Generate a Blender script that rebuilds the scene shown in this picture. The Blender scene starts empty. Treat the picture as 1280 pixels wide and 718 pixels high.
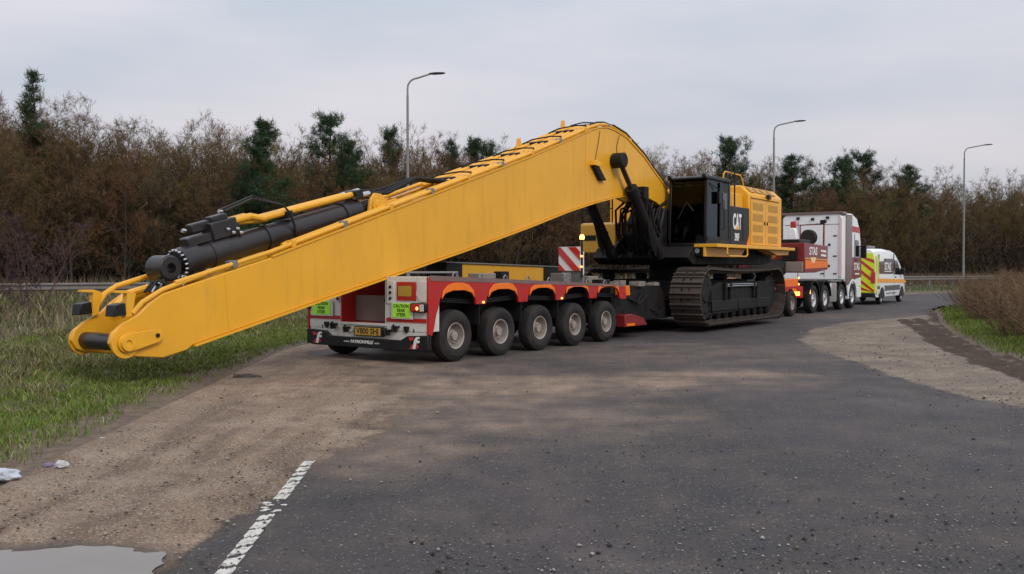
import bpy, bmesh, math, random
import numpy as np
from mathutils import Vector, Matrix, noise as mnoise
R = math.radians
random.seed(7); rng = np.random.default_rng(7)
scene = bpy.context.scene
COL = scene.collection

# ------------------------------------------------------------------ camera, sky, sun, exposure
cam_d = bpy.data.cameras.new('camera')
cam = bpy.data.objects.new('camera', cam_d); COL.objects.link(cam)
cam_d.sensor_width = 36; cam_d.lens = 36*1150/1280
cam_d.clip_start = .05; cam_d.clip_end = 3000
cam.location = (0, 0, 1.65); cam.rotation_euler = (R(90-1.146), 0, 0)
scene.camera = cam

SUN_EL, SUN_AZ = R(36), R(148)          # azimuth clockwise from +Y: behind the camera, to the right
world = bpy.data.worlds.new('World'); scene.world = world; world.use_nodes = True
nt = world.node_tree; nt.nodes.clear()
def wn(t, **k):
    n = nt.nodes.new(t)
    for a, b in k.items(): setattr(n, a, b)
    return n
sky = wn('ShaderNodeTexSky', sky_type='NISHITA', sun_disc=False, sun_elevation=SUN_EL, sun_rotation=SUN_AZ)
sky.air_density = 1.0; sky.dust_density = 3.0; sky.ozone_density = 1.0
tc = wn('ShaderNodeTexCoord'); sep = wn('ShaderNodeSeparateXYZ')
nt.links.new(tc.outputs['Generated'], sep.inputs[0])
ramp = wn('ShaderNodeMapRange'); ramp.inputs['From Min'].default_value = 0; ramp.inputs['From Max'].default_value = 1
ramp.inputs['To Min'].default_value = 5.5; ramp.inputs['To Max'].default_value = 12.0     # overcast: brightest overhead
nt.links.new(sep.outputs['Z'], ramp.inputs['Value'])
mp = wn('ShaderNodeMapping'); mp.inputs['Scale'].default_value = (1.0, 1.0, 4.5)
nz = wn('ShaderNodeTexNoise'); nz.inputs['Scale'].default_value = 1.7; nz.inputs['Detail'].default_value = 4; nz.inputs['Roughness'].default_value = .5
nt.links.new(tc.outputs['Generated'], mp.inputs[0]); nt.links.new(mp.outputs[0], nz.inputs['Vector'])
nr = wn('ShaderNodeMapRange'); nr.inputs['From Min'].default_value = .3; nr.inputs['From Max'].default_value = .7
nr.inputs['To Min'].default_value = .87; nr.inputs['To Max'].default_value = 1.11
nt.links.new(nz.outputs['Fac'], nr.inputs['Value'])
mul = wn('ShaderNodeMath', operation='MULTIPLY'); nt.links.new(ramp.outputs[0], mul.inputs[0]); nt.links.new(nr.outputs[0], mul.inputs[1])
cc = wn('ShaderNodeMix', data_type='RGBA'); cc.inputs[6].default_value = (.85, .955, 1.10, 1); cc.inputs[7].default_value = (1.03, .995, 1.06, 1)
nt.links.new(nr.outputs[0], cc.inputs[0]); 
fm = wn('ShaderNodeMapRange'); fm.inputs['From Min'].default_value = .9; fm.inputs['From Max'].default_value = 1.1
nt.links.new(nr.outputs[0], fm.inputs['Value']); nt.links.new(fm.outputs[0], cc.inputs[0])
vm = wn('ShaderNodeVectorMath', operation='SCALE'); nt.links.new(cc.outputs[2], vm.inputs[0]); nt.links.new(mul.outputs[0], vm.inputs['Scale'])
mx = wn('ShaderNodeMix', data_type='RGBA'); mx.inputs[0].default_value = .94
nt.links.new(sky.outputs[0], mx.inputs[6]); nt.links.new(vm.outputs[0], mx.inputs[7])
bg = wn('ShaderNodeBackground'); bg.inputs['Strength'].default_value = .1
out = wn('ShaderNodeOutputWorld'); nt.links.new(mx.outputs[2], bg.inputs['Color']); nt.links.new(bg.outputs[0], out.inputs[0])

sun_d = bpy.data.lights.new('sun', 'SUN'); sun_d.energy = 1.5; sun_d.angle = R(20); sun_d.color = (1, .96, .9)
sun = bpy.data.objects.new('sun', sun_d); COL.objects.link(sun)
sdir = Vector((math.sin(SUN_AZ)*math.cos(SUN_EL), math.cos(SUN_AZ)*math.cos(SUN_EL), math.sin(SUN_EL)))
sun.rotation_euler = sdir.to_track_quat('Z', 'Y').to_euler(); sun.location = sdir*200
vs = scene.view_settings
vs.view_transform = 'Standard'; vs.look = 'None'; vs.exposure = 0.0; vs.gamma = 1; vs.use_curve_mapping = False
scene.cycles.max_bounces = 5; scene.cycles.diffuse_bounces = 2; scene.cycles.glossy_bounces = 3
scene.cycles.transparent_max_bounces = 12; scene.cycles.use_denoising = True

# ------------------------------------------------------------------ materials
MATS = {}
def mat_base(name):
    m = bpy.data.materials.new(name); m.use_nodes = True
    t = m.node_tree; b = t.nodes['Principled BSDF']
    return m, t, b
def N(t, typ, **k):
    n = t.nodes.new(typ)
    for a, v in k.items():
        if a in n.inputs.keys() if isinstance(a, str) else False: n.inputs[a].default_value = v
        else: setattr(n, a, v)
    return n
def noise_node(t, scale, detail=4, rough=.55, coord='Object', stretch=None):
    c = N(t, 'ShaderNodeTexCoord'); n = N(t, 'ShaderNodeTexNoise')
    n.inputs['Scale'].default_value = scale; n.inputs['Detail'].default_value = detail; n.inputs['Roughness'].default_value = rough
    if stretch:
        mpp = N(t, 'ShaderNodeMapping'); mpp.inputs['Scale'].default_value = stretch
        t.links.new(c.outputs[coord], mpp.inputs[0]); t.links.new(mpp.outputs[0], n.inputs['Vector'])
    else: t.links.new(c.outputs[coord], n.inputs['Vector'])
    return n
def maprange(t, src, a, b, c=0, d=1, smooth=False):
    n = N(t, 'ShaderNodeMapRange')
    if smooth: n.interpolation_type = 'SMOOTHSTEP'
    for i, v in zip(('From Min', 'From Max', 'To Min', 'To Max'), (a, b, c, d)): n.inputs[i].default_value = v
    t.links.new(src, n.inputs['Value']); return n.outputs[0]
def mixc(t, fac, a, b):
    n = N(t, 'ShaderNodeMix', data_type='RGBA')
    for i, v in ((0, fac), (6, a), (7, b)):
        if isinstance(v, (int, float)): n.inputs[i].default_value = v
        elif isinstance(v, (tuple, list)): n.inputs[i].default_value = (*v[:3], 1)
        else: t.links.new(v, n.inputs[i])
    return n.outputs[2]
def mth(t, op, a, b=0.0):
    n = N(t, 'ShaderNodeMath', operation=op)
    for i, v in enumerate((a, b)):
        if isinstance(v, (int, float)): n.inputs[i].default_value = v
        else: t.links.new(v, n.inputs[i])
    return n.outputs[0]
def paint(name, col, rough=.4, metal=0, dirt=.25, dirtcol=(.16, .13, .10), scale=1.5, spec=.5, bump=.0, coat=0):
    if name in MATS: return MATS[name]
    m, t, b = mat_base(name)
    n1 = noise_node(t, scale, 6, .65); n2 = noise_node(t, scale*9, 4, .6)
    f = mth(t, 'MULTIPLY', maprange(t, n1.outputs['Fac'], .42, .75), maprange(t, n2.outputs['Fac'], .3, .7, .35, 1))
    f = mth(t, 'MULTIPLY', f, dirt)
    v = mixc(t, maprange(t, n2.outputs['Fac'], .3, .7), tuple(c*.93 for c in col), tuple(min(1, c*1.05) for c in col))
    t.links.new(mixc(t, f, v, dirtcol), b.inputs['Base Color'])
    b.inputs['Metallic'].default_value = metal; b.inputs['Specular IOR Level'].default_value = spec
    t.links.new(maprange(t, n1.outputs['Fac'], .3, .75, rough*.85, min(1, rough*1.35)), b.inputs['Roughness'])
    b.inputs['Coat Weight'].default_value = coat
    if bump:
        bp = N(t, 'ShaderNodeBump'); bp.inputs['Strength'].default_value = bump; bp.inputs['Distance'].default_value = .01
        t.links.new(n2.outputs['Fac'], bp.inputs['Height']); t.links.new(bp.outputs[0], b.inputs['Normal'])
    MATS[name] = m; return m
def emit(name, col, strength, base=None):
    if name in MATS: return MATS[name]
    m, t, b = mat_base(name); b.inputs['Base Color'].default_value = (*(base or col), 1)
    b.inputs['Emission Color'].default_value = (*col, 1); b.inputs['Emission Strength'].default_value = strength
    b.inputs['Roughness'].default_value = .25
    MATS[name] = m; return m
def glass(name, refl=.2, trans=.5):
    if name in MATS: return MATS[name]
    m, t, b = mat_base(name); t.nodes.remove(b)
    g = N(t, 'ShaderNodeBsdfGlossy'); g.inputs['Roughness'].default_value = .07; g.inputs['Color'].default_value = (refl, refl*1.05, refl*1.1, 1)
    tr = N(t, 'ShaderNodeBsdfTransparent'); tr.inputs['Color'].default_value = (trans, trans*1.03, trans*1.03, 1)
    fr = N(t, 'ShaderNodeFresnel'); fr.inputs['IOR'].default_value = 1.52
    ms = N(t, 'ShaderNodeMixShader'); t.links.new(maprange(t, fr.outputs[0], 0, 1, .05, 1), ms.inputs[0]); t.links.new(tr.outputs[0], ms.inputs[1]); t.links.new(g.outputs[0], ms.inputs[2])
    t.links.new(ms.outputs[0], t.nodes['Material Output'].inputs[0])
    MATS[name] = m; return m

YEL = paint('machine yellow', (.80, .39, .022), .38, dirt=.22, dirtcol=(.40, .22, .05), scale=.7, coat=.1)
def boom_paint():
    m, t, b = mat_base('boom yellow')
    n1 = noise_node(t, .7, 6, .65); st_ = noise_node(t, 2.2, 5, .6, stretch=(1, 2.2, .28)); sc = noise_node(t, 22, 5, .75, stretch=(1, .6, 1.6)); bl = noise_node(t, 1.6, 6, .7)
    c = mixc(t, maprange(t, n1.outputs['Fac'], .3, .7), (.72, .345, .018), (.81, .40, .024))
    c = mixc(t, maprange(t, st_.outputs['Fac'], .54, .72, 0, .38), c, (.46, .235, .03))
    c = mixc(t, mth(t, 'MULTIPLY', maprange(t, sc.outputs['Fac'], .63, .70, 0, .7), maprange(t, bl.outputs['Fac'], .5, .62)), c, (.26, .15, .06))
    t.links.new(c, b.inputs['Base Color']); t.links.new(maprange(t, st_.outputs['Fac'], .3, .7, .28, .52), b.inputs['Roughness']); b.inputs['Coat Weight'].default_value = .1
    bp = N(t, 'ShaderNodeBump'); bp.inputs['Strength'].default_value = .12; bp.inputs['Distance'].default_value = .02; t.links.new(bl.outputs['Fac'], bp.inputs['Height']); t.links.new(bp.outputs[0], b.inputs['Normal'])
    return m
YELB = boom_paint()
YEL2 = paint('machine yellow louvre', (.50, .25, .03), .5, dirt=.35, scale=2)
BLK = paint('black paint', (.010, .010, .011), .38, dirt=.25, dirtcol=(.05, .043, .038), scale=2, spec=.35)
CYLB = paint('cylinder black', (.020, .017, .018), .3, dirt=.4, dirtcol=(.06, .048, .044), scale=2)
DRK = paint('greasy black', (.010, .009, .0085), .6, dirt=.35, dirtcol=(.04, .032, .026), scale=3, spec=.3)
STEEL = paint('track steel', (.075, .058, .050), .5, metal=.4, dirt=.7, dirtcol=(.13, .095, .07), scale=5, bump=.3)
CHROME = paint('bright rod', (.6, .6, .6), .2, metal=1, dirt=.2, scale=4)
RED = paint('trailer red', (.46, .014, .012), .36, dirt=.6, dirtcol=(.14, .06, .05), scale=2, coat=.2)
DRED = paint('tractor dark red', (.21, .012, .016), .35, dirt=.2, scale=2, coat=.3)
WHT = paint('dirty white paint', (.66, .64, .60), .45, dirt=.65, dirtcol=(.30, .25, .20), scale=2.2)
CWHT = paint('clean white paint', (.86, .86, .86), .3, dirt=.1, dirtcol=(.5, .47, .44), scale=1.2, coat=.3)
ORG = paint('orange panel', (.88, .18, .010), .35, dirt=.3, dirtcol=(.3, .12, .04), scale=3)
ORGS = paint('orange stripe', (.85, .36, .03), .35, dirt=.1, scale=3)
RUB = paint('tyre rubber', (.018, .016, .016), .8, dirt=.75, dirtcol=(.075, .062, .052), scale=3, bump=.2, spec=.3)
RIM = paint('wheel rim', (.42, .37, .33), .42, metal=.3, dirt=.9, dirtcol=(.11, .075, .055), scale=8)
ALU = paint('bright wheel', (.75, .75, .76), .28, metal=.7, dirt=.3, scale=5)
SIL = paint('silver tank', (.55, .53, .50), .35, metal=.6, dirt=.35, scale=3)
GREY = paint('galvanised steel', (.25, .245, .235), .5, metal=.5, dirt=.35, dirtcol=(.2, .18, .16), scale=2)
GPL = paint('grey plate', (.24, .20, .17), .6, dirt=.5, scale=2.5)
LIME = paint('fluorescent sign', (.42, .90, .06), .5, dirt=.08, scale=5)
PLATE = paint('plate yellow', (.62, .36, .03), .5, dirt=.45, dirtcol=(.12, .08, .03), scale=6)
INK = paint('black lettering', (.012, .012, .012), .5, dirt=.05)
WINK = paint('white lettering', (.8, .8, .78), .45, dirt=.15)
RINK = paint('red lettering', (.55, .03, .04), .45, dirt=.1)
RETR = paint('red reflector', (.55, .02, .02), .2, dirt=.1, coat=.8)
CHEV = paint('chevron yellow', (.74, .82, .03), .4, dirt=.08)
GLS = glass('cab windscreen glass', .11, .5); GLS2 = glass('cab side glass', .6, .35)
TRIM = paint('cab trim', (.055, .055, .058), .7, dirt=.2)
DGLS = paint('dark window', (.012, .013, .016), .06, dirt=.05, coat=.6)
MARO = paint('logo panel', (.09, .02, .03), .25, dirt=.1, coat=.5)
LAMPR = emit('lit rear lamp', (1, .30, .06), 5.0, (.8, .3, .1))
LAMPA = emit('lit amber marker', (1, .48, .10), 5.0, (.9, .5, .1))
LENS = paint('lamp lens', (.55, .58, .58), .1, dirt=.1, coat=.8)
GRUB = paint('fairing with painted reflection', (.17, .11, .09), .3, dirt=.3, coat=.3)  # brown of the surroundings mirrored in the side fairing, put into the colour

# ------------------------------------------------------------------ mesh helpers
class MB:
    def __init__(s): s.v = []; s.f = []; s.ch = []
    def add(s, vs_, fs):
        o = len(s.v); s.ch.append((o, len(s.f))); s.v += [tuple(p) for p in vs_]; s.f += [tuple(i+o for i in f) for f in fs]; return s
    def box(s, x0, x1, y0, y1, z0, z1):
        return s.add([(x0,y0,z0),(x1,y0,z0),(x1,y1,z0),(x0,y1,z0),(x0,y0,z1),(x1,y0,z1),(x1,y1,z1),(x0,y1,z1)],
                     [(0,3,2,1),(4,5,6,7),(0,1,5,4),(1,2,6,5),(2,3,7,6),(3,0,4,7)])
    def prism(s, poly, a0, a1, axis='x'):
        n = len(poly)
        ar = sum(poly[i][0]*poly[(i+1)%n][1]-poly[(i+1)%n][0]*poly[i][1] for i in range(n))
        if ar < 0: poly = poly[::-1]
        put = {'x': lambda a, p: (a, p[0], p[1]), 'y': lambda a, p: (p[0], a, p[1]), 'z': lambda a, p: (p[0], p[1], a)}[axis]
        if axis == 'y': poly = poly[::-1]
        v = [put(a0, p) for p in poly]+[put(a1, p) for p in poly]
        f = [tuple(range(n-1, -1, -1)), tuple(range(n, 2*n))]+[(i, (i+1) % n, n+(i+1) % n, n+i) for i in range(n)]
        return s.add(v, f)
    def cyl(s, p0, p1, r0, r1=None, n=14, caps=True):
        r1 = r0 if r1 is None else r1
        p0, p1 = Vector(p0), Vector(p1); d = (p1-p0).normalized()
        a = d.orthogonal().normalized(); b = d.cross(a)
        v = []
        for p, r in ((p0, r0), (p1, r1)):
            for i in range(n):
                q = p+(a*math.cos(2*math.pi*i/n)+b*math.sin(2*math.pi*i/n))*r; v.append(tuple(q))
        f = [(i, (i+1) % n, n+(i+1) % n, n+i) for i in range(n)]
        if caps: f += [tuple(range(n-1, -1, -1)), tuple(range(n, 2*n))]
        return s.add(v, f)
    def tube(s, pts, r, n=8, caps=True):
        pts = [Vector(p) for p in pts]; m = len(pts); v = []
        rs = r if isinstance(r, (list, tuple)) else [r]*m
        ref = None
        for i, p in enumerate(pts):
            d = (pts[min(i+1, m-1)]-pts[max(i-1, 0)]).normalized()
            if ref is None: ref = d.orthogonal().normalized()
            ref = (ref-d*ref.dot(d)).normalized(); b = d.cross(ref)
            for k in range(n):
                an = 2*math.pi*k/n; v.append(tuple(p+(ref*math.cos(an)+b*math.sin(an))*rs[i]))
        f = [(j*n+k, j*n+(k+1) % n, (j+1)*n+(k+1) % n, (j+1)*n+k) for j in range(m-1) for k in range(n)]
        if caps: f += [tuple(range(n-1, -1, -1)), tuple(range((m-1)*n, m*n))]
        return s.add(v, f)
    def lathe(s, prof, c=(0,0,0), n=36, axis='x', closed=False):
        # prof: (along axis, radius)
        v = []; m = len(prof)
        for a, r in prof:
            for k in range(n):
                t_ = 2*math.pi*k/n; u, w = r*math.cos(t_), r*math.sin(t_)
                v.append({'x': (c[0]+a, c[1]+u, c[2]+w), 'z': (c[0]+u, c[1]+w, c[2]+a), 'y': (c[0]+w, c[1]+a, c[2]+u)}[axis])
        f = []
        for j in range(m if closed else m-1):
            j2 = (j+1) % m
            f += [(j*n+k, j2*n+k, j2*n+(k+1) % n, j*n+(k+1) % n) for k in range(n)]
        return s.add(v, f)
    def mesh(s, name, off=(0,0,0)):
        me = bpy.data.meshes.new(name)
        o = Vector(off); me.from_pydata([tuple(Vector(p)-o) for p in s.v], [], s.f)
        bm = bmesh.new(); bm.from_mesh(me); bmesh.ops.recalc_face_normals(bm, faces=bm.faces); bm.to_mesh(me); bm.free()
        me.polygons.foreach_set('use_smooth', [True]*len(me.polygons)); me.set_sharp_from_angle(angle=R(32)); me.update()
        return me
    def build(s, name, mat, parent=None, off=None, bevel=0, label=None):
        off = OFF if off is None else off
        me = s.mesh(name, off); me.materials.append(mat)
        o = bpy.data.objects.new(name, me); COL.objects.link(o); o.parent = parent
        if bevel:
            b = o.modifiers.new('bevel', 'BEVEL'); b.width = bevel; b.segments = 2; b.limit_method = 'ANGLE'; b.angle_limit = R(40)
        if label: o['label'] = label
        return o
def each(m, name, mat, parent=None, bevel=0):      # every piece added to m as an object of its own
    for i, (v0, f0) in enumerate(m.ch):
        v1, f1 = m.ch[i+1] if i+1 < len(m.ch) else (len(m.v), len(m.f)); p = MB()
        p.add(m.v[v0:v1], [tuple(k-v0 for k in f) for f in m.f[f0:f1]]); p.build(name, mat, parent, bevel=bevel)
OFF = (0, 0, 0)
def tag(o, label, cat, group=None, kind=None):
    if label: o['label'] = label
    if cat: o['category'] = cat
    if group: o['group'] = group
    if kind: o['kind'] = kind
    return o
def empty(name, loc, rz, label, cat, group=None):
    o = bpy.data.objects.new(name, None); COL.objects.link(o); o.location = loc; o.rotation_euler = (0, 0, rz)
    o.empty_display_size = .3
    return tag(o, label, cat, group)
def copy_part(o, parent, loc=None, rot=None):
    c = o.copy(); COL.objects.link(c); c.parent = parent
    if loc is not None: c.location = loc
    if rot is not None: c.rotation_euler = rot
    return c
def text(s, size, mat, parent, pos, face='side', name='lettering', off=None, bold=.0, sx=1.0, shear=0, align='CENTER'):
    off = OFF if off is None else off
    cu = bpy.data.curves.new(name, 'FONT'); cu.body = s; cu.size = size; cu.extrude = .0015; cu.offset = bold; cu.align_x = align; cu.align_y = 'CENTER'; cu.shear = shear
    cu.resolution_u = 3
    tmp = bpy.data.objects.new('tmp', cu); COL.objects.link(tmp)
    dg = bpy.context.evaluated_depsgraph_get(); me = bpy.data.meshes.new_from_object(tmp.evaluated_get(dg))
    bpy.data.objects.remove(tmp); bpy.data.curves.remove(cu)
    if face == 'side': M3 = Matrix(((0,0,1),(1,0,0),(0,1,0)))
    else: M3 = Matrix(((1,0,0),(0,0,-1),(0,1,0)))
    me.transform(Matrix.Diagonal((sx, 1, 1, 1))); me.transform(M3.to_4x4())
    me.transform(Matrix.Translation(Vector(pos)-Vector(off)))
    me.materials.clear(); me.materials.append(mat); me.name = name
    o = bpy.data.objects.new(name, me); COL.objects.link(o); o.parent = parent
    return o
def np_mesh(name, verts, faces_flat, loop_tot, mat, col=None, smooth=False):
    me = bpy.data.meshes.new(name); nv = len(verts); nf = len(loop_tot)
    me.vertices.add(nv); me.vertices.foreach_set('co', np.asarray(verts, np.float32).ravel())
    me.loops.add(len(faces_flat)); me.loops.foreach_set('vertex_index', np.asarray(faces_flat, np.int32))
    me.polygons.add(nf); st_ = np.concatenate([[0], np.cumsum(loop_tot)[:-1]]).astype(np.int32)
    me.polygons.foreach_set('loop_start', st_)
    if smooth: me.polygons.foreach_set('use_smooth', np.ones(nf, bool))
    me.update(calc_edges=True); me.validate()
    if col is not None:
        a = me.color_attributes.new('tint', 'FLOAT_COLOR', 'POINT')
        c4 = np.ones((nv, 4), np.float32); c4[:, :3] = col; a.data.foreach_set('color', c4.ravel())
    if mat: me.materials.append(mat)
    return me

# ------------------------------------------------------------------ places
TH = math.atan(23/1150)
def G(u, v, z=0.0):                       # where a sight line of the survey photo meets the ground
    u, v = float(u), float(v)
    d = Vector((u-640, 0, 0))-(v-359)*Vector((0, math.sin(TH), math.cos(TH)))+1150*Vector((0, math.cos(TH), -math.sin(TH)))
    k = (z-1.65)/d.z; return (d.x*k, d.y*k)
HV = Vector((math.sin(R(35)), math.cos(R(35)), 0)); PV = Vector((math.cos(R(35)), -math.sin(R(35)), 0)); ORI = Vector((-2.63, 16.46, 0))
def W(t, s, z=0): return ORI+HV*s+PV*t+Vector((0, 0, z))
LD = Vector((.835, .55, 0)).normalized(); LN = Vector((-LD.y, LD.x, 0)); L0 = Vector((-5.5, 48.4, 0))      # line of the lamp posts
def line_at(u, off=0.0):                  # point of the line (shifted off metres behind it) seen at column u
    k = (u-640)/1150; p = L0+LN*off; a = (k*p.y-p.x)/(LD.x-k*LD.y); q = p+LD*a; return q

ROADL = [(-3.6,-30),(-3.6,0),(-3.7,5),(-4.0,9),(-4.2,12),(-4.45,16),(-4.55,19),(-3.9,22),(-1.6,26.5),(2.5,33),(7.5,40),(14,48.5),(22,57),(34.5,67.8),(50,78.5),(90,105),(180,163)]
ROADR = [(8,-30),(8,0),(8.1,5),(8.2,10),(8.6,14),(9.3,18),(10.3,21),(11.4,24),(12.8,27.5),(14.8,32),(17,37),(21,42.5),(27,49),(37,58),(52,68.5),(92,94),(182,152)]
RPOLY = np.array(ROADL+ROADR[::-1], float)
def sdist(P, poly):                        # signed distance, negative inside
    P = np.asarray(P, float); A = poly; B = np.roll(poly, -1, 0); d = np.full(len(P), 1e9); ins = np.zeros(len(P), bool)
    for a, b in zip(A, B):
        e = b-a; w = P-a; tt = np.clip((w@e)/(e@e), 0, 1); d = np.minimum(d, np.hypot(*(w-tt[:, None]*e).T))
        c = ((a[1] > P[:, 1]) != (b[1] > P[:, 1])) & (P[:, 0] < (b[0]-a[0])*(P[:, 1]-a[1])/((b[1]-a[1]) or 1e-9)+a[0]); ins ^= c
    return np.where(ins, -d, d)
def vnoise(P, sc, seed=0):
    r = np.random.default_rng(seed); tab = r.random((64, 64)); q = np.asarray(P)*sc; i = np.floor(q).astype(int); f = q-i; f = f*f*(3-2*f)
    g = lambda a, b: tab[a % 64, b % 64]
    return (g(i[:,0],i[:,1])*(1-f[:,0])+g(i[:,0]+1,i[:,1])*f[:,0])*(1-f[:,1])+(g(i[:,0],i[:,1]+1)*(1-f[:,0])+g(i[:,0]+1,i[:,1]+1)*f[:,0])*f[:,1]
def ground_z(P):
    P = np.asarray(P, float); d = sdist(P, RPOLY)
    far = (P-np.array(L0.xy))@np.array(LN.xy)             # metres behind the lamp line
    z = np.where(d < 0, np.maximum(-.06, d*.25-.004), np.minimum(.33, .055*d))
    z = z+np.where(d > .1, 1, 0)*np.minimum(1, np.maximum(d, 0)/1.5)*((vnoise(P, .9, 1)-.5)*.12+(vnoise(P, 3.1, 2)-.5)*.05)
    z = z+np.clip((far-12)/30, 0, 1)**1.2*3.6
    return z
def gz(x, y): return float(ground_z(np.array([[x, y]]))[0])

# ------------------------------------------------------------------ ground materials
def vec_bump(t, b, h, strength, dist):
    bp = N(t, 'ShaderNodeBump'); bp.inputs['Strength'].default_value = strength; bp.inputs['Distance'].default_value = dist
    t.links.new(h, bp.inputs['Height']); t.links.new(bp.outputs[0], b.inputs['Normal'])
def attr(t, name):
    a = N(t, 'ShaderNodeAttribute'); a.attribute_name = name; return a
def make_ground_mat():
    m, t, b = mat_base('verge soil and grass')
    n1 = noise_node(t, .8, 6, .6); n2 = noise_node(t, 7, 5, .65); n3 = noise_node(t, 40, 3, .6)
    a = attr(t, 'grass').outputs['Fac']
    soil = mixc(t, maprange(t, n2.outputs['Fac'], .3, .7), (.085, .06, .042), (.19, .14, .10))
    gr = mixc(t, maprange(t, n2.outputs['Fac'], .35, .65), (.05, .075, .016), (.12, .12, .04))
    gr = mixc(t, maprange(t, n1.outputs['Fac'], .4, .6), gr, (.12, .095, .055))
    f = mth(t, 'ADD', a, maprange(t, n2.outputs['Fac'], .3, .7, -.25, .25))
    t.links.new(mixc(t, maprange(t, f, .4, .6), soil, gr), b.inputs['Base Color'])
    b.inputs['Roughness'].default_value = .95
    vec_bump(t, b, mth(t, 'ADD', n2.outputs['Fac'], mth(t, 'MULTIPLY', n3.outputs['Fac'], .5)), .8, .05)
    return m
def make_road_mat():
    m, t, b = mat_base('asphalt and mud')
    c = N(t, 'ShaderNodeTexCoord')
    big = noise_node(t, .35, 5, .6); mid = noise_node(t, 2.2, 6, .65); fine = noise_node(t, 26, 5, .7); grit = noise_node(t, 90, 3, .7)
    streak = noise_node(t, 1.4, 5, .6, stretch=(.8, .8, 1))
    vo = N(t, 'ShaderNodeTexVoronoi'); vo.inputs['Scale'].default_value = 85; t.links.new(c.outputs['Object'], vo.inputs['Vector'])
    sepc = N(t, 'ShaderNodeSeparateColor'); t.links.new(vo.outputs['Color'], sepc.inputs[0])
    # asphalt: stone chippings in bitumen
    asp = mixc(t, maprange(t, sepc.outputs[0], 0, 1), (.025, .026, .030), (.057, .058, .066))
    asp = mixc(t, maprange(t, fine.outputs['Fac'], .35, .65, 0, .6), asp, (.040, .039, .043))
    asp = mixc(t, maprange(t, noise_node(t, .55, 6, .7, stretch=(1.3, .5, 1)).outputs['Fac'], .48, .66, 0, .5), asp, (.028, .027, .031))
    asp = mixc(t, maprange(t, noise_node(t, .28, 4, .6).outputs['Fac'], .56, .68, 0, .45), asp, (.105, .107, .118))
    asp = mixc(t, maprange(t, big.outputs['Fac'], .35, .65, 0, .45), asp, (.076, .069, .072))
    asp = mixc(t, maprange(t, sepc.outputs[1], .975, .98, 0, .8), asp, (.22, .21, .20))
    asp = mixc(t, maprange(t, sepc.outputs[2], .955, .965), asp, (.015, .014, .014))
    asp = mixc(t, maprange(t, mid.outputs['Fac'], .5, .75, 0, .4), asp, (.085, .067, .057))
    asp = mixc(t, maprange(t, noise_node(t, .42, 3, .5, stretch=(1, .6, 1)).outputs['Fac'], .5, .68, 0, .4), asp, (.072, .060, .075))
    mudc = mixc(t, maprange(t, mid.outputs['Fac'], .3, .7), (.150, .096, .064), (.37, .262, .180))
    mudc = mixc(t, maprange(t, big.outputs['Fac'], .4, .62), mudc, (.25, .180, .128))
    trk = noise_node(t, 1.0, 4, .55, stretch=(2.6, .22, 1)); pat = noise_node(t, .9, 5, .6)
    mudc = mixc(t, maprange(t, trk.outputs['Fac'], .44, .6, 0, .65), mudc, (.108, .070, .049))
    mudc = mixc(t, maprange(t, pat.outputs['Fac'], .5, .66, 0, .6), mudc, (.375, .295, .22))
    mudc = mixc(t, maprange(t, fine.outputs['Fac'], .42, .68, 0, .6), mudc, (.15, .113, .083))
    mudc = mixc(t, maprange(t, sepc.outputs[0], .86, .9, 0, .6), mudc, (.40, .36, .31))
    mudc = mixc(t, maprange(t, sepc.outputs[1], .93, .95, 0, .85), mudc, (.05, .04, .033))
    sandc = mixc(t, maprange(t, noise_node(t, 5, 6, .7).outputs['Fac'], .35, .65), (.175, .140, .104), (.30, .243, .184))
    sandc = mixc(t, maprange(t, noise_node(t, .8, 5, .65).outputs['Fac'], .42, .6, 0, .8), sandc, (.125, .098, .082))
    sandc = mixc(t, maprange(t, sepc.outputs[0], .8, .84, 0, .5), sandc, (.38, .34, .29)); sandc = mixc(t, maprange(t, sepc.outputs[1], .9, .93, 0, .7), sandc, (.07, .055, .045))
    sandc = mixc(t, maprange(t, fine.outputs['Fac'], .5, .7, 0, .5), sandc, (.16, .125, .095))
    rutc = mixc(t, maprange(t, fine.outputs['Fac'], .35, .65), (.035, .023, .017), (.095, .066, .047))
    def thr(nm, lo, hi, amp):
        f = mth(t, 'ADD', attr(t, nm).outputs['Fac'], mth(t, 'ADD', maprange(t, mid.outputs['Fac'], .3, .7, -amp, amp), maprange(t, fine.outputs['Fac'], .3, .7, -amp*.6, amp*.6)))
        return maprange(t, f, lo, hi, smooth=True)
    dust = mth(t, 'MULTIPLY', attr(t, 'dust').outputs['Fac'], maprange(t, streak.outputs['Fac'], .3, .6, .35, 1))
    dust = mth(t, 'MULTIPLY', dust, maprange(t, fine.outputs['Fac'], .35, .6, .5, 1))
    dust = mth(t, 'MULTIPLY', dust, maprange(t, noise_node(t, 1.1, 5, .65, stretch=(.5, 1.5, 1)).outputs['Fac'], .34, .52, .5, 1.0))
    col = mixc(t, dust, asp, mixc(t, maprange(t, mid.outputs['Fac'], .3, .7), (.20, .138, .096), (.43, .32, .228)))
    mudf = thr('mud', .42, .62, .20); sandf = thr('sand', .42, .58, .18); rutf = thr('rut', .40, .60, .2)
    col = mixc(t, mudf, col, mudc); col = mixc(t, sandf, col, sandc); col = mixc(t, rutf, col, rutc)
    wet = maprange(t, mth(t, 'ADD', attr(t, 'wet').outputs['Fac'], maprange(t, mid.outputs['Fac'], .3, .7, -.25, .25)), .25, .75)
    col = mixc(t, mth(t, 'MULTIPLY', wet, .75), col, (.055, .042, .034))
    t.links.new(col, b.inputs['Base Color'])
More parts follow.
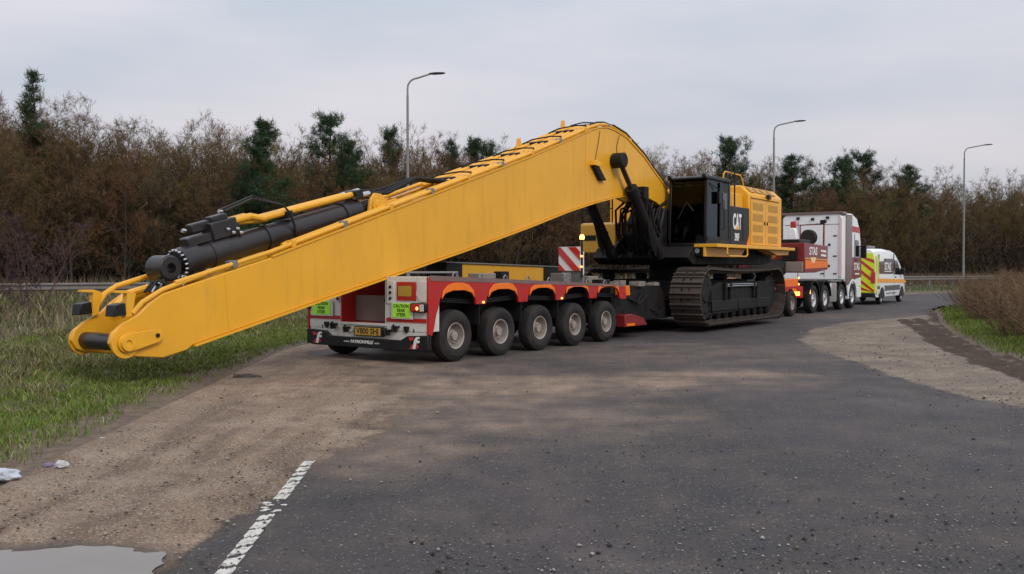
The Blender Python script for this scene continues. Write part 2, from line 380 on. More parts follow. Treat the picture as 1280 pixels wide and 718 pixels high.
    r = mixc(t, mth(t, 'MAXIMUM', mudf, sandf), (.72, .72, .72), (.92, .92, .92)); r = mixc(t, wet, r, (.28, .28, .28)); t.links.new(r, b.inputs['Roughness'])
    b.inputs['Specular IOR Level'].default_value = .22
    h = mth(t, 'ADD', mth(t, 'MULTIPLY', vo.outputs['Distance'], .5), mth(t, 'ADD', fine.outputs['Fac'], mth(t, 'MULTIPLY', mth(t, 'MULTIPLY', mid.outputs['Fac'], mth(t, 'MAXIMUM', mudf, rutf)), 3)))
    vec_bump(t, b, h, .7, .014)
    return m

# ------------------------------------------------------------------ the ground, out to the horizon
def warp(lo, hi, c, fine, grow):
    r = [c]; st_ = fine
    while r[-1] < hi: r.append(r[-1]+st_); st_ *= grow
    l = [c]; st_ = fine
    while l[-1] > lo: l.append(l[-1]-st_); st_ *= grow
    return np.array(l[::-1][:-1]+r)
gx = warp(-900, 900, 0, .35, 1.028); gy = warp(-300, 1500, 14, .35, 1.026)
XX, YY = np.meshgrid(gx, gy); GP = np.stack([XX.ravel(), YY.ravel()], 1); GZ = ground_z(GP)
nx, ny = len(gx), len(gy); idx = np.arange(nx*ny).reshape(ny, nx)
q = np.stack([idx[:-1, :-1], idx[:-1, 1:], idx[1:, 1:], idx[1:, :-1]], -1).reshape(-1, 4)
gme = np_mesh('ground', np.column_stack([GP, GZ]), q.ravel(), np.full(len(q), 4), make_ground_mat(), smooth=True)
gd = sdist(GP, RPOLY)
ga = gme.attributes.new('grass', 'FLOAT', 'POINT'); ga.data.foreach_set('value', np.clip((gd-.3)/.9, 0, 1).astype(np.float32))
ground = bpy.data.objects.new('ground', gme); COL.objects.link(ground); tag(ground, 'rough grassy verge ground on both sides of the road', None, kind='structure')

# ------------------------------------------------------------------ the road: a curving strip, with mud, sand and dust where they lie
def catmull(pts, n_of):
    P = [np.array(p, float) for p in pts]; o = []
    for i in range(len(P)-1):
        a, b, c, d = P[max(i-1, 0)], P[i], P[i+1], P[min(i+2, len(P)-1)]; n = n_of[i]
        for k in range(n):
            u = k/n; o.append(.5*((2*b)+(c-a)*u+(2*a-5*b+4*c-d)*u*u+(3*b-a-3*c+d)*u**3))
    o.append(P[-1]); return np.array(o)
seg = [12, 14, 34, 26, 30, 24, 22, 28, 28, 26, 26, 20, 20, 16, 16, 12]
EL = catmull(ROADL, seg); ER = catmull(ROADR, seg); RPOLY2 = np.vstack([EL, ER[::-1]])
M_ = 110; fr = np.linspace(0, 1, M_+1)
RP = (EL[:, None, :]*(1-fr)[None, :, None]+ER[:, None, :]*fr[None, :, None]).reshape(-1, 2)
def poly(*pp): return np.array([G(*p) for p in pp])
sm = lambda d, w: np.clip(.5-d/w, 0, 1)
mudP = poly((-60, 600), (0, 600), (120, 540), (200, 505), (300, 460), (345, 436), (430, 455), (520, 500), (470, 545), (400, 580), (375, 600), (335, 632), (312, 637), (262, 668), (232, 690), (212, 718))
mudP = np.vstack([mudP, [[-1.9, 4.2], [-2.2, 2], [-2.2, -6], [-6, -6]]])
mud = sm(sdist(RP, mudP), np.where(RP[:, 1] < 6.6, .4, .4+np.clip(RP[:, 1]-6.6, 0, 2)*.75))
edgeL = np.linalg.norm(RP-EL.repeat(M_+1, 0), axis=1); edgeR = np.linalg.norm(RP-ER.repeat(M_+1, 0), axis=1)
mud = np.maximum(mud, np.clip(1.15-edgeL/1.1, 0, 1))
dust = np.zeros(len(RP))
def blob(u, v, ru, rv, amp, rot=0):
    global dust
    c = np.array(G(u, v)); d = RP-c; cs, sn = math.cos(rot), math.sin(rot)
    a = (d[:, 0]*cs+d[:, 1]*sn)/ru; b = (-d[:, 0]*sn+d[:, 1]*cs)/rv
    dust = np.maximum(dust, amp*np.exp(-(a*a+b*b)))
for a in ((430, 500, 2.4, 2.4, 1.0), (540, 488, 2.4, 1.6, 1.0), (620, 482, 2.6, 1.3, .95), (740, 478, 2.8, 1.0, .9), (900, 468, 1.6, .8, .85), (820, 474, 1.8, .6, .8), (340, 470, 3, 3, .9), (880, 480, 1.0, .4, .4), (590, 525, 1.4, 1.0, .65), (480, 560, 1.1, 1.3, .6), (660, 520, 2.2, 1.6, .5), (420, 460, 2.8, 2.6, .95), (800, 440, 6, 3, .35), (1050, 395, 6, 3, .3)): blob(*a)
dust = np.maximum(np.minimum(1, dust*1.25), .13)
sandP = poly((1000, 425), (1018, 411), (1060, 403), (1130, 397), (1200, 391), (1300, 380), (1500, 480), (1290, 513), (1215, 498), (1150, 481), (1105, 466), (1060, 450), (1020, 438))
sandP2 = np.vstack([sandP[:6], [[14, 16], [12, 8], [12, -6], [6.8, -6], [6.3, 4]], sandP[7:]])
sand = sm(sdist(RP, sandP2), .7)
def pathd(P, pts):
    d = np.full(len(P), 1e9)
    for a, b in zip(pts[:-1], pts[1:]):
        a, b = np.array(a), np.array(b); e = b-a; w = P-a; tt = np.clip((w@e)/(e@e), 0, 1); d = np.minimum(d, np.hypot(*(w-tt[:, None]*e).T))
    return d
rutA = [G(1128, 402), G(1150, 413), G(1172, 430), G(1205, 447), G(1245, 462), G(1290, 478), G(1400, 520)]
rutB = [G(1148, 402), G(1168, 413), G(1195, 432), G(1225, 446), G(1290, 470)]
rut = np.maximum(np.clip(1.0-pathd(RP, rutA)/.36, 0, 1), np.clip(.95-pathd(RP, rutB)/.45, 0, 1))
rut = np.maximum(rut, np.clip(.8-edgeR/.9, 0, 1))*np.clip(.55+vnoise(RP, 1.6, 33)*.8, 0, 1.1)
RZ = np.zeros(len(RP))+.35*0
mudz = mud*np.clip((-1.95-RP[:, 0])/.5, 0, 1)
RZ += mudz*((vnoise(RP, 2.6, 5)-.5)*.05+(vnoise(RP, 6, 6)-.5)*.025)*np.clip(edgeL/.3, 0, 1)+mudz*.012
RZ += rut*(.05+(vnoise(RP, 3.3, 8)-.5)*.16)+sand*(vnoise(RP, 1.3, 9)-.3)*.04
RZ -= .035*np.exp(-(pathd(RP, rutA)/.14)**2)
lip = np.exp(-((edgeL-.12)/.16)**2)*np.clip((12-RP[:, 1])/4, 0, 1); RZ += lip*.045*vnoise(RP, 2.2, 12)
pudP = np.array([(-7, 5.25), (-3.6, 5.42), (-2.95, 5.33), (-2.6, 5.40), (-2.25, 5.36), (-2.1, 5.28), (-1.98, 5.1), (-1.95, 4.8), (-2.05, 4.2), (-2.4, 3.4), (-3.2, 2.8), (-7, 2.6)])
RZ = RZ*np.clip(sdist(RP, pudP)/.3, 0, 1)
n_st = len(EL); idx = np.arange(len(RP)).reshape(n_st, M_+1)
q = np.stack([idx[:-1, :-1], idx[:-1, 1:], idx[1:, 1:], idx[1:, :-1]], -1).reshape(-1, 4)
rme = np_mesh('road', np.column_stack([RP, RZ]), q.ravel(), np.full(len(q), 4), make_road_mat(), smooth=True)
for nm, arr in (('mud', mud), ('dust', dust), ('sand', sand), ('rut', rut), ('wet', np.clip(1-sdist(RP, pudP)/.22, 0, 1))):
    a_ = rme.attributes.new(nm, 'FLOAT', 'POINT'); a_.data.foreach_set('value', arr.astype(np.float32))
road = bpy.data.objects.new('road', rme); COL.objects.link(road); tag(road, 'grey asphalt road with gravelly mud along its edges', None, kind='structure')

# puddle
def make_puddle_mat():
    m, t, b = mat_base('muddy water')
    n = noise_node(t, 3, 4); t.links.new(mixc(t, n.outputs['Fac'], (.17, .15, .135), (.23, .205, .185)), b.inputs['Base Color'])
    b.inputs['Roughness'].default_value = .09; b.inputs['IOR'].default_value = 1.33; b.inputs['Specular IOR Level'].default_value = .5
    n2 = noise_node(t, 9, 3); vec_bump(t, b, n2.outputs['Fac'], .04, .01)
    return m
pts = []
for i in range(len(pudP)):
    a, b = pudP[i], pudP[(i+1) % len(pudP)]
    for k in range(14):
        p = a+(b-a)*k/14; j = (vnoise(p[None]*1.0, 5, 3)[0]-.5)*.12+(vnoise(p[None], 17, 4)[0]-.5)*.05; pts.append((p[0]+j, p[1]+j*1.2))
OFF = (0, 0, 0)
pud = MB(); pud.add([(x, y, .007) for x, y in pts], [tuple(range(len(pts)))])
puddle = pud.build('puddle', make_puddle_mat()); tag(puddle, 'shallow muddy puddle at the left road edge', None, kind='structure')

# worn white edge line: separate rumble blocks, children of the road
def make_line_mat():
    m, t, b = mat_base('worn white road paint')
    n = noise_node(t, 14, 5, .7); n2 = noise_node(t, 60, 3, .7)
    f = maprange(t, mth(t, 'ADD', n.outputs['Fac'], mth(t, 'MULTIPLY', n2.outputs['Fac'], .4)), .70, .84)
    t.links.new(mixc(t, f, (.58, .56, .51), (.13, .12, .11)), b.inputs['Base Color']); b.inputs['Roughness'].default_value = .8
    return m
LM = make_line_mat(); y = 3.4; rl = random.Random(5); blk = 0
while y < 7.72:
    L = rl.uniform(.09, .19); wdt = .088; x = -1.565-.06*(y-4.94)
    gap = rl.uniform(.03, .075)
    frag = 6.12 < y < 6.5
    n = 9; top, bot = [], []
    for k in range(n+1):
        u = k/n; xx = x-wdt/2+wdt*u; sh = (u-.5)*.05
        bot.append((xx, y+sh+rl.uniform(-.03, .022))); top.append((xx, y+L+sh+rl.uniform(-.022, .03)))
    if frag:
        for _ in range(5):
            px_, py_, r = x+rl.uniform(-.09, .07), y+rl.uniform(0, L), rl.uniform(.01, .035)
            bm_ = MB(); bm_.prism([(px_+r*rl.uniform(.6, 1.4)*math.cos(a_*math.pi/4), py_+r*rl.uniform(.5, 1)*math.sin(a_*math.pi/4)) for a_ in range(8)], .004, .007, 'z'); bm_.build('edge_marking', LM, road)
    else:
        bm_ = MB(); bm_.prism(bot+top[::-1], .002, .0075, 'z'); bm_.build('edge_marking', LM, road)
    y += L+gap

# stones and clods lying on mud and road
def stones(name, pts, size, col, label):
    base = np.array([(1,0,0),(-1,0,0),(0,1,0),(0,-1,0),(0,0,1),(0,0,-.6)], float); fc = np.array([(0,2,4),(2,1,4),(1,3,4),(3,0,4),(2,0,5),(1,2,5),(3,1,5),(0,3,5)])
    n = len(pts); V = base[None]*size[:, None, None]*rng.uniform(.6, 1.4, (n, 6, 3))*np.array([1, 1, .6]); an = rng.uniform(0, 6.28, n); c, s_ = np.cos(an)[:, None], np.sin(an)[:, None]
    X = V[:, :, 0]*c-V[:, :, 1]*s_; Y = V[:, :, 0]*s_+V[:, :, 1]*c
    V = np.stack([X+pts[:, :1], Y+pts[:, 1:2], V[:, :, 2]+(size*.25)[:, None]+pts[:, 2:3]], -1).reshape(-1, 3)
    Fc = (fc[None]+np.arange(n)[:, None, None]*6).reshape(-1)
    m, t, b = mat_base(name+' stone'); a = attr(t, 'tint'); t.links.new(a.outputs['Color'], b.inputs['Base Color']); b.inputs['Roughness'].default_value = .9
    o = bpy.data.objects.new(name, np_mesh(name, V, Fc, np.full(n*8, 3), m, np.repeat(col, 6, 0))); COL.objects.link(o); tag(o, label, None, kind='stuff'); return o
def scatter_px(n, u0, u1, v0, v1):
    u = rng.uniform(u0, u1, n); v = v0+(v1-v0)*rng.random(n); return np.array([G(a, b) for a, b in zip(u, v)])
S = scatter_px(13000, -40, 1300, 445, 735)
ms = sm(sdist(S, mudP), .8); sd_ = sdist(S, RPOLY2); keep = (sd_ < -.05) & (rng.random(len(S)) < np.clip(ms*.6+.05, 0, 1)) & (sdist(S, pudP) > .06); S = S[keep]; ms = ms[keep]
size = rng.lognormal(-4.75, .42, len(S)); size = np.clip(size, .004, .028)
pal = np.array([(.05,.04,.033),(.08,.062,.048),(.30,.27,.23),(.22,.17,.13),(.14,.11,.085),(.04,.035,.03)])
CL = vnoise(S, 1.1, 61)*.6+vnoise(S, 3.7, 62)*.4; kk = rng.random(len(S)) < np.clip((CL-.30)*3.2, .08, 1); S, ms, size = S[kk], ms[kk], size[kk]
S2 = scatter_px(2600, 990, 1300, 392, 515); S2 = S2[(sdist(S2, sandP2) < .3) & (sdist(S2, RPOLY2) < -.1)]; S2 = S2[rng.random(len(S2)) < np.clip((vnoise(S2, .9, 63)-.3)*3, .05, .8)]
S = np.vstack([S, S2]); ms = np.concatenate([ms, np.full(len(S2), 1.2)]); size = np.concatenate([size, np.clip(rng.lognormal(-4.6, .5, len(S2)), .006, .035)])
stones('loose_gravel', np.column_stack([S, np.full(len(S), .008)+ms*.01]), size, pal[rng.integers(0, 6, len(S))], 'small stones and clods scattered over the muddy road edge')
S = scatter_px(2200, 350, 1300, 430, 735); S = S[(sdist(S, RPOLY2) < -.2) & (sdist(S, mudP) > .3)]; S = S[rng.random(len(S)) < np.clip((vnoise(S, .8, 64)*.6+vnoise(S, 2.9, 65)*.4-.38)*4, .04, 1)]
stones('road_grit', np.column_stack([S, np.full(len(S), .003)]), np.clip(rng.lognormal(-4.95, .4, len(S)), .004, .02), np.array([(.02,.018,.016),(.03,.026,.022),(.05,.042,.035),(.35,.33,.3)])[rng.integers(0, 4, len(S))], 'dark grit and crumbs of soil scattered over the asphalt')

# ------------------------------------------------------------------ grass
def blade_mat():
    m, t, b = mat_base('grass blades'); a = attr(t, 'tint'); t.links.new(a.outputs['Color'], b.inputs['Base Color']); b.inputs['Roughness'].default_value = .7; b.inputs['Specular IOR Level'].default_value = .25
    return m
BLM = blade_mat()
def blades(name, P, Z, h, w, col, label, bend=.5):
    n = len(P); an = rng.uniform(0, 6.28, n); la = rng.uniform(0, 6.28, n); ln = rng.random(n)*bend*h
    dx, dy = np.cos(an)*w/2, np.sin(an)*w/2; lx, ly = np.cos(la)*ln, np.sin(la)*ln
    b0 = np.stack([P[:,0]-dx, P[:,1]-dy, Z-.02], -1); b1 = np.stack([P[:,0]+dx, P[:,1]+dy, Z-.02], -1)
    m0 = np.stack([P[:,0]-dx*.75+lx*.35, P[:,1]-dy*.75+ly*.35, Z+h*.55], -1); m1 = np.stack([P[:,0]+dx*.75+lx*.35, P[:,1]+dy*.75+ly*.35, Z+h*.55], -1)
    tp = np.stack([P[:,0]+lx, P[:,1]+ly, Z+h*rng.uniform(.8, 1, n)], -1)
    V = np.stack([b0, b1, m1, m0, tp], 1).reshape(-1, 3); o = np.arange(n)[:, None]*5
    F_ = np.concatenate([o+np.array([0,1,2,3]), o+np.array([3,2,4])], 1).ravel(); lt = np.tile([4, 3], n)
    ob = bpy.data.objects.new(name, np_mesh(name, V, F_, lt, BLM, np.repeat(col, 5, 0))); COL.objects.link(ob); tag(ob, label, None, kind='stuff'); return ob
def gcol(n, base, var=.35):
    base = np.array(base); k = rng.integers(0, len(base), n); return base[k]*(1+rng.uniform(-var, var, (n, 1)))
GREEN = [(.120,.190,.022),(.145,.215,.028),(.085,.135,.018),(.15,.19,.035),(.17,.165,.05)]
STRAW = [(.30,.25,.13),(.22,.18,.10),(.36,.31,.18),(.15,.12,.065),(.12,.085,.05)]
DEAD = [(.15,.11,.075),(.11,.075,.055),(.20,.15,.10),(.08,.055,.04)]
def region(n, x0, x1, y0, y1, dmin, dmax, patch=None):
    P = np.stack([rng.uniform(x0, x1, n), rng.uniform(y0, y1, n)], 1); d = sdist(P, RPOLY); k = (d > dmin) & (d < dmax); return P[k], d[k]
# left verge: short green near the road, straw behind
P, d = region(300000, -9.5, -3.4, 6, 27, .12, 6)
k = rng.random(len(P)) < np.clip((d-.15)/.7, .03, 1)*np.clip(1.4-P[:,1]/40, .5, 1)*np.clip(vnoise(P, 4.5, 27)*1.6-.1, .12, 1); P, d = P[k], d[k]
pn = vnoise(P, .7, 21)+.4*vnoise(P, 2.3, 22); g = (pn+.35*np.clip(1.9-d, -1.2, 1)) > .47
g &= rng.random(len(P)) < .85
hh = np.where(g, .03+.07*rng.random(len(P)), .05+.17*rng.random(len(P))**1.5*np.clip(d/2.5, .25, 1.3))
blades('verge_grass', P, ground_z(P), hh, rng.uniform(.005, .010, len(P))*(1+P[:,1]/25), np.where(g[:,None], gcol(len(P), GREEN), gcol(len(P), STRAW[:3]+DEAD[:2]+[(.11,.14,.03),(.13,.15,.04)]*3)), 'green and straw coloured grass on the left verge', 1.3)
P, d = region(60000, -34, -4, 10, 50, 2.4, 60); far = (P-np.array(L0.xy))@np.array(LN.xy); k = (far < 9) & (P[:,0] > -.62*P[:,1]-3) & (P[:,0] < -.1*P[:,1]+1); P, d = P[k], d[k]
pn = vnoise(P, .25, 23)+.5*vnoise(P, 1.1, 24); sel = rng.random(len(P)) < np.clip(pn*1.1, .1, 1); P, d, pn = P[sel], d[sel], pn[sel]
hh = .08+.34*rng.random(len(P))**2*np.clip(d/6, .4, 1.5); g = (rng.random(len(P)) < .36)
blades('rough_grass', P, ground_z(P), hh, rng.uniform(.012, .024, len(P))*(1+P[:,1]/45), np.where(g[:,None], gcol(len(P), [(.085,.105,.028),(.11,.12,.038)]), gcol(len(P), STRAW[1:2]+STRAW[3:]+DEAD*2+STRAW[:1])), 'tall dead grass covering the ground left of the road', 1.1)
# right island
P, d = region(330000, 8, 27, 10, 46, .12, 9); k = rng.random(len(P)) < np.clip((d-.1)/.5, .03, 1); P, d = P[k], d[k]
g = (d < 1.7+1.2*vnoise(P, .6, 31)); hh = np.where(g, .04+.11*rng.random(len(P)), .2+.4*rng.random(len(P)))
kk = ((P[:,0]/P[:,1] < .62) & (P[:,0]/P[:,1] > .3)) & (g | (rng.random(len(P)) < .22)); P, d, g, hh = P[kk], d[kk], g[kk], hh[kk]
blades('island_grass', P, ground_z(P), hh, rng.uniform(.006, .012, len(P))*(1+P[:,1]/30), np.where(g[:,None], gcol(len(P), GREEN), gcol(len(P), DEAD)), 'bright green grass fringe of the right hand verge island', 1.0)
# strip along the barrier
n = 50000; a = rng.uniform(-60, 130, n); o = rng.uniform(-5.5, 10, n); P = np.array(L0.xy)+np.outer(a, np.array(LD.xy))+np.outer(o, np.array(LN.xy)); d = sdist(P, RPOLY); k = d > .2; P, o = P[k], o[k]
hh = np.where(o > 1, .4+.8*rng.random(len(P)), .1+.2*rng.random(len(P))); g = (o < 0) & (rng.random(len(P)) < .8)
blades('barrier_grass', P, ground_z(P), hh, np.full(len(P), .035), np.where(g[:,None], gcol(len(P), [(.06,.085,.022),(.075,.09,.03)]), gcol(len(P), DEAD+[(.09,.085,.04)])), 'dead grass along the crash barrier', .6)

# ------------------------------------------------------------------ trees
def bark_mat(name, cols):
    m, t, b = mat_base(name); oi = N(t, 'ShaderNodeObjectInfo')
    r = N(t, 'ShaderNodeValToRGB'); cr = r.color_ramp
    while len(cr.elements) < len(cols): cr.elements.new(.5)
    for i, (e, c) in enumerate(zip(cr.elements, cols)): e.position = i/(len(cols)-1); e.color = (*c, 1)
    t.links.new(oi.outputs['Random'], r.inputs[0]); n = noise_node(t, 1.3, 4, .6)
    t.links.new(mixc(t, maprange(t, n.outputs['Fac'], .3, .7, 0, .55), r.outputs[0], tuple(c*.55 for c in cols[1])), b.inputs['Base Color'])
    b.inputs['Roughness'].default_value = .85; b.inputs['Specular IOR Level'].default_value = .2
    return m
TWIG = bark_mat('winter twigs', [(.190,.105,.042),(.140,.080,.044),(.170,.130,.040),(.130,.074,.040),(.150,.128,.038),(.195,.080,.040),(.130,.100,.055)])
BARK = bark_mat('winter bark', [(.07,.055,.04),(.055,.045,.035),(.085,.07,.05),(.06,.045,.035)])
NEED = bark_mat('pine needles', [(.036,.070,.032),(.044,.078,.034),(.030,.060,.034),(.050,.074,.028)])
PURP = bark_mat('purple twigs', [(.12,.075,.075),(.10,.06,.06)])
BRAM = bark_mat('bramble stems', [(.20,.125,.070),(.15,.092,.058),(.23,.155,.085),(.125,.08,.052)])
def spikes(P, D, L, w, r_=rng):
    n = len(P); a = np.cross(D, r_.normal(size=(n, 3))); a /= np.linalg.norm(a, axis=1)[:, None]+1e-9
    b0 = P-a*w[:, None]/2; b1 = P+a*w[:, None]/2; tp = P+D*L[:, None]; return np.stack([b0, b1, tp], 1).reshape(-1, 3)
def norm(a): return a/(np.linalg.norm(a, axis=-1, keepdims=True)+1e-9)
def bare_tree_meshes(seed, H=10.0, stems=3, spread=.32, twig_w=.022, bare=.2, density=1.0):
    r = np.random.default_rng(seed); tb = MB(); TP, TD, TL, TW = [], [], [], []
    def limb(p, d, L, rad, lvl):
        pts = [p]; k = 4 if lvl < 2 else 3; dd = d.copy(); rs = [rad]
        for i in range(k):
            dd = norm(dd+r.normal(size=3)*(.07 if lvl == 0 else .10)+np.array([0, 0, .06 if lvl else .04])); pts.append(pts[-1]+dd*L/k); rs.append(rad*(1-.8*(i+1)/k))
        if lvl < 3: tb.tube([tuple(q) for q in pts], rs, 5 if lvl == 0 else 3, False)
        else:
            for i in range(k): TP.append(pts[i]); TD.append(norm(pts[i+1]-pts[i])); TL.append(L/k*1.5); TW.append(twig_w*1.25)
        if lvl < 3:
            nb = [int(12*density), int(8*density), 5][lvl]
            for i in range(nb):
                u = (bare if lvl == 0 else .15)+(1-(bare if lvl == 0 else .15))*(i+r.random())/nb; j = min(int(u*k), k-1); q = pts[j]+(pts[j+1]-pts[j])*(u*k-j)
                ax = norm(pts[j+1]-pts[j]); sd = norm(np.cross(ax, r.normal(size=3))); nd = norm(ax*r.uniform(.5, .95)+sd*r.uniform(.5, .95)+np.array([0,0,.10]))
                limb(q, nd, L*r.uniform(.28, .46)*(1.15-.45*u), rad*.42*(1.1-.6*u), lvl+1)
        else:
            for i in range(8):
                u = r.random(); j = min(int(u*k), k-1); q = pts[j]+(pts[j+1]-pts[j])*(u*k-j); ax = norm(pts[j+1]-pts[j]); nd = norm(ax*.65+r.normal(size=3)*.55+np.array([0,0,.12]))
                TP.append(q); TD.append(nd); TL.append(r.uniform(.15, .5)*H/10); TW.append(twig_w)
    for s_ in range(stems):
        an = 6.28*s_/stems+r.random(); d = norm(np.array([math.cos(an)*spread*r.uniform(.3, 1), math.sin(an)*spread*r.uniform(.3, 1), 1]))
        limb(np.array([math.cos(an)*.15*(stems > 1), math.sin(an)*.15*(stems > 1), -.3]), d, H*r.uniform(.78, .95), H*.011*(1 if stems < 3 else .8), 0)
    V = spikes(np.array(TP), np.array(TD), np.array(TL), np.array(TW), r)
    cm = np_mesh('crown', V, np.arange(len(V)), np.full(len(V)//3, 3), TWIG)
    tm = tb.mesh('trunk'); tm.materials.append(BARK); return tm, cm
def tree_thing(name, meshes, loc, sc, rz, label, group, cat='tree', sz=None, mats=None):
    o = empty(name, loc, rz, label, cat, group); o.scale = (sc, sc, sz or sc)
    for nm, me in zip(('trunk', 'crown'), meshes):
        c = bpy.data.objects.new(nm, me); COL.objects.link(c); c.parent = o
    return o
BT = [bare_tree_meshes(40+i, 10, [2, 3, 4, 2, 3, 1, 4][i], [.25, .35, .45, .2, .3, .1, .5][i], .0155, .14) for i in range(7)]
rt = random.Random(11)
def edge_h(u):                       # height of the wood's outline along the picture (metres)
    return np.interp(u, [-400, 0, 60, 130, 300, 420, 560, 700, 850, 1000, 1150, 1280, 1600], [12.0, 11.7, 11.5, 10.8, 10.8, 11.0, 11.4, 11.3, 12.2, 12.0, 12.5, 12.5, 12.5])
SECT = [(40, 'at the far left edge of the wood'), (170, 'in the wood right of the tall lone pine'), (300, 'in the wood above the boom tip'), (400, 'in the wood right of the broad dark pine'), (500, 'in the wood left of the nearest street lamp'), (640, 'in the wood right of the nearest street lamp'),
        (830, 'in the wood behind the boom peak'), (960, 'in the wood behind the excavator cab'), (1080, 'in the wood behind the tractor unit'), (1190, 'in the wood between the van and the farthest lamp'), (9999, 'in the wood right of the farthest street lamp')]
cnt = 0
def wlab(u, row):
    w = next(b for a, b in SECT if u < a); f = ('front row', 'second row', 'third row', 'back row')[row]
    return 'bare brown winter tree, %s, %s' % (f, w), 'bare trees, %s, %s' % (f, w)
for row, (off, du) in enumerate(((11.5, 29), (15, 27), (19, 27), (24, 33))):
    u = -150-rt.random()*20
    while u < 1420:
        p = line_at(u+rt.uniform(-9, 9), off+rt.uniform(-1.6, 1.6)); k = (p.x/p.y)*1150+640
        h = edge_h(k)*rt.uniform(.80, 1.04)*(.80 if row == 0 else .93 if row == 1 else 1.0)
        zz = gz(p.x, p.y); h = max(4, h-zz*.7)
        tree_thing('bare_tree', BT[rt.randrange(7)], (p.x, p.y, zz-.1), h/10.6, rt.uniform(0, 6.28), *wlab(k, row)); cnt += 1
        u += du*rt.uniform(.75, 1.25)*min(1, 60/p.length+.25)
# understorey
def brush(name, n, off0, off1, hmax, L0_, L1_, w, cols, label, a0=-75, a1=150, up=.9, clump=.35):
    a = rng.uniform(a0, a1, n); o = rng.uniform(off0, off1, n); P2 = np.array(L0.xy)+np.outer(a, np.array(LD.xy))+np.outer(o, np.array(LN.xy))
    hm = hmax*(1-clump+clump*2*(vnoise(P2, .22, 41)*.6+vnoise(P2, .6, 42)*.4)); z = ground_z(P2)+hm*rng.random(n)**1.15
    D = norm(rng.normal(size=(n, 3))*.6+np.array([0, 0, up])); L = rng.uniform(L0_, L1_, n); P = np.column_stack([P2, z-L*.4]); P[:, 2] = np.maximum(P[:, 2], ground_z(P2))
    V = spikes(P, D, L, rng.uniform(.5, 1.3, n)*w); me = np_mesh(name, V, np.arange(len(V)), np.full(n, 3), BLM, np.repeat(gcol(n, cols, .4), 3, 0))
    ob = bpy.data.objects.new(name, me); COL.objects.link(ob); tag(ob, label, None, kind='stuff')
BR1 = [(.050,.029,.017),(.038,.023,.016),(.058,.040,.019),(.030,.020,.015)]
brush('undergrowth', 150000, 10, 21, 5.6, .5, 1.5, .055, BR1, 'dense brown undergrowth at the foot of the wood')
brush('thicket', 70000, 20, 34, 8.0, .7, 1.8, .075, BR1, 'dark tangled thicket deep inside the wood')

# pines
def pine_meshes(seed, H=10.0, wid=2.4, base=.2, droop=.1, gaps=.25, flat=.0):
    r = np.random.default_rng(seed); tb = MB(); TP, TD, TL, TW = [], [], [], []
    wob = np.cumsum(r.normal(size=(12, 2))*.07, 0); axp = lambda z: np.array([np.interp(z, np.linspace(0, H, 12), wob[:, 0]), np.interp(z, np.linspace(0, H, 12), wob[:, 1]), z])
    tb.tube([tuple(axp(z)) for z in np.linspace(-.2, H*.98, 12)], [H*.015*(1-i/12)+.015 for i in range(12)], 7, False)
    z = H*base; ph = r.random()*6.28
    while z < H*.985:
        f = (z-H*base)/(H*(1-base)); R_ = wid*(min(1, f*5+.45))*((1-f)**(.85-flat)+.06)*r.uniform(.7, 1.15); nb = r.integers(4, 7); a0 = r.random()*6.28
        for b in range(nb):
            if r.random() < gaps: continue
            an = a0+6.28*b/nb+r.normal()*.35; Lb = R_*r.uniform(.5, 1.2)*(1+.25*math.cos(an-ph)); d = norm(np.array([math.cos(an), math.sin(an), .12+.75*f]))
            p0 = axp(z); p2 = p0+d*Lb+np.array([0, 0, Lb*(.22-droop)]); pm_ = p0+d*Lb*.55-np.array([0, 0, Lb*droop*.5]); tb.tube([tuple(p0), tuple(pm_), tuple(p2)], [.03, .018, .006], 3, False)
            for k in range(int(4+9*Lb)):
                u = r.uniform(.2, 1.0)**.8; c = (p0+(pm_-p0)*u*2 if u < .5 else pm_+(p2-pm_)*(u*2-1))+r.normal(size=3)*np.array([.20, .20, .11])*(.35+.5*Lb*u)
                cd = norm(d+np.array([0, 0, .7])+r.normal(size=3)*.5)
                for j in range(20):
                    TP.append(c+r.normal(size=3)*.07); TD.append(norm(cd*.7+r.normal(size=3)*.75)); TL.append(r.uniform(.14, .36)); TW.append(.030)
        z += H*r.uniform(.022, .05)
    for j in range(40): TP.append(axp(H*r.uniform(.93, 1.0))+r.normal(size=3)*.04); TD.append(norm(r.normal(size=3)*.8+np.array([0, 0, .9]))); TL.append(r.uniform(.12, .26)); TW.append(.03)
    V = spikes(np.array(TP), np.array(TD), np.array(TL), np.array(TW), r); cm = np_mesh('crown', V, np.arange(len(V)), np.full(len(V)//3, 3), NEED)
    tm = tb.mesh('trunk'); tm.materials.append(BARK); return tm, cm
PT = [pine_meshes(91, 10, 1.9, gaps=.35), pine_meshes(92, 10, 2.7, base=.12, gaps=.2), pine_meshes(93, 10, 2.3, base=.3, droop=.0, gaps=.3, flat=.35), pine_meshes(94, 10, 2.5, base=.2, droop=.16, gaps=.3, flat=.2), pine_meshes(95, 10, 2.1, base=.35, droop=.05, gaps=.42, flat=.45)]
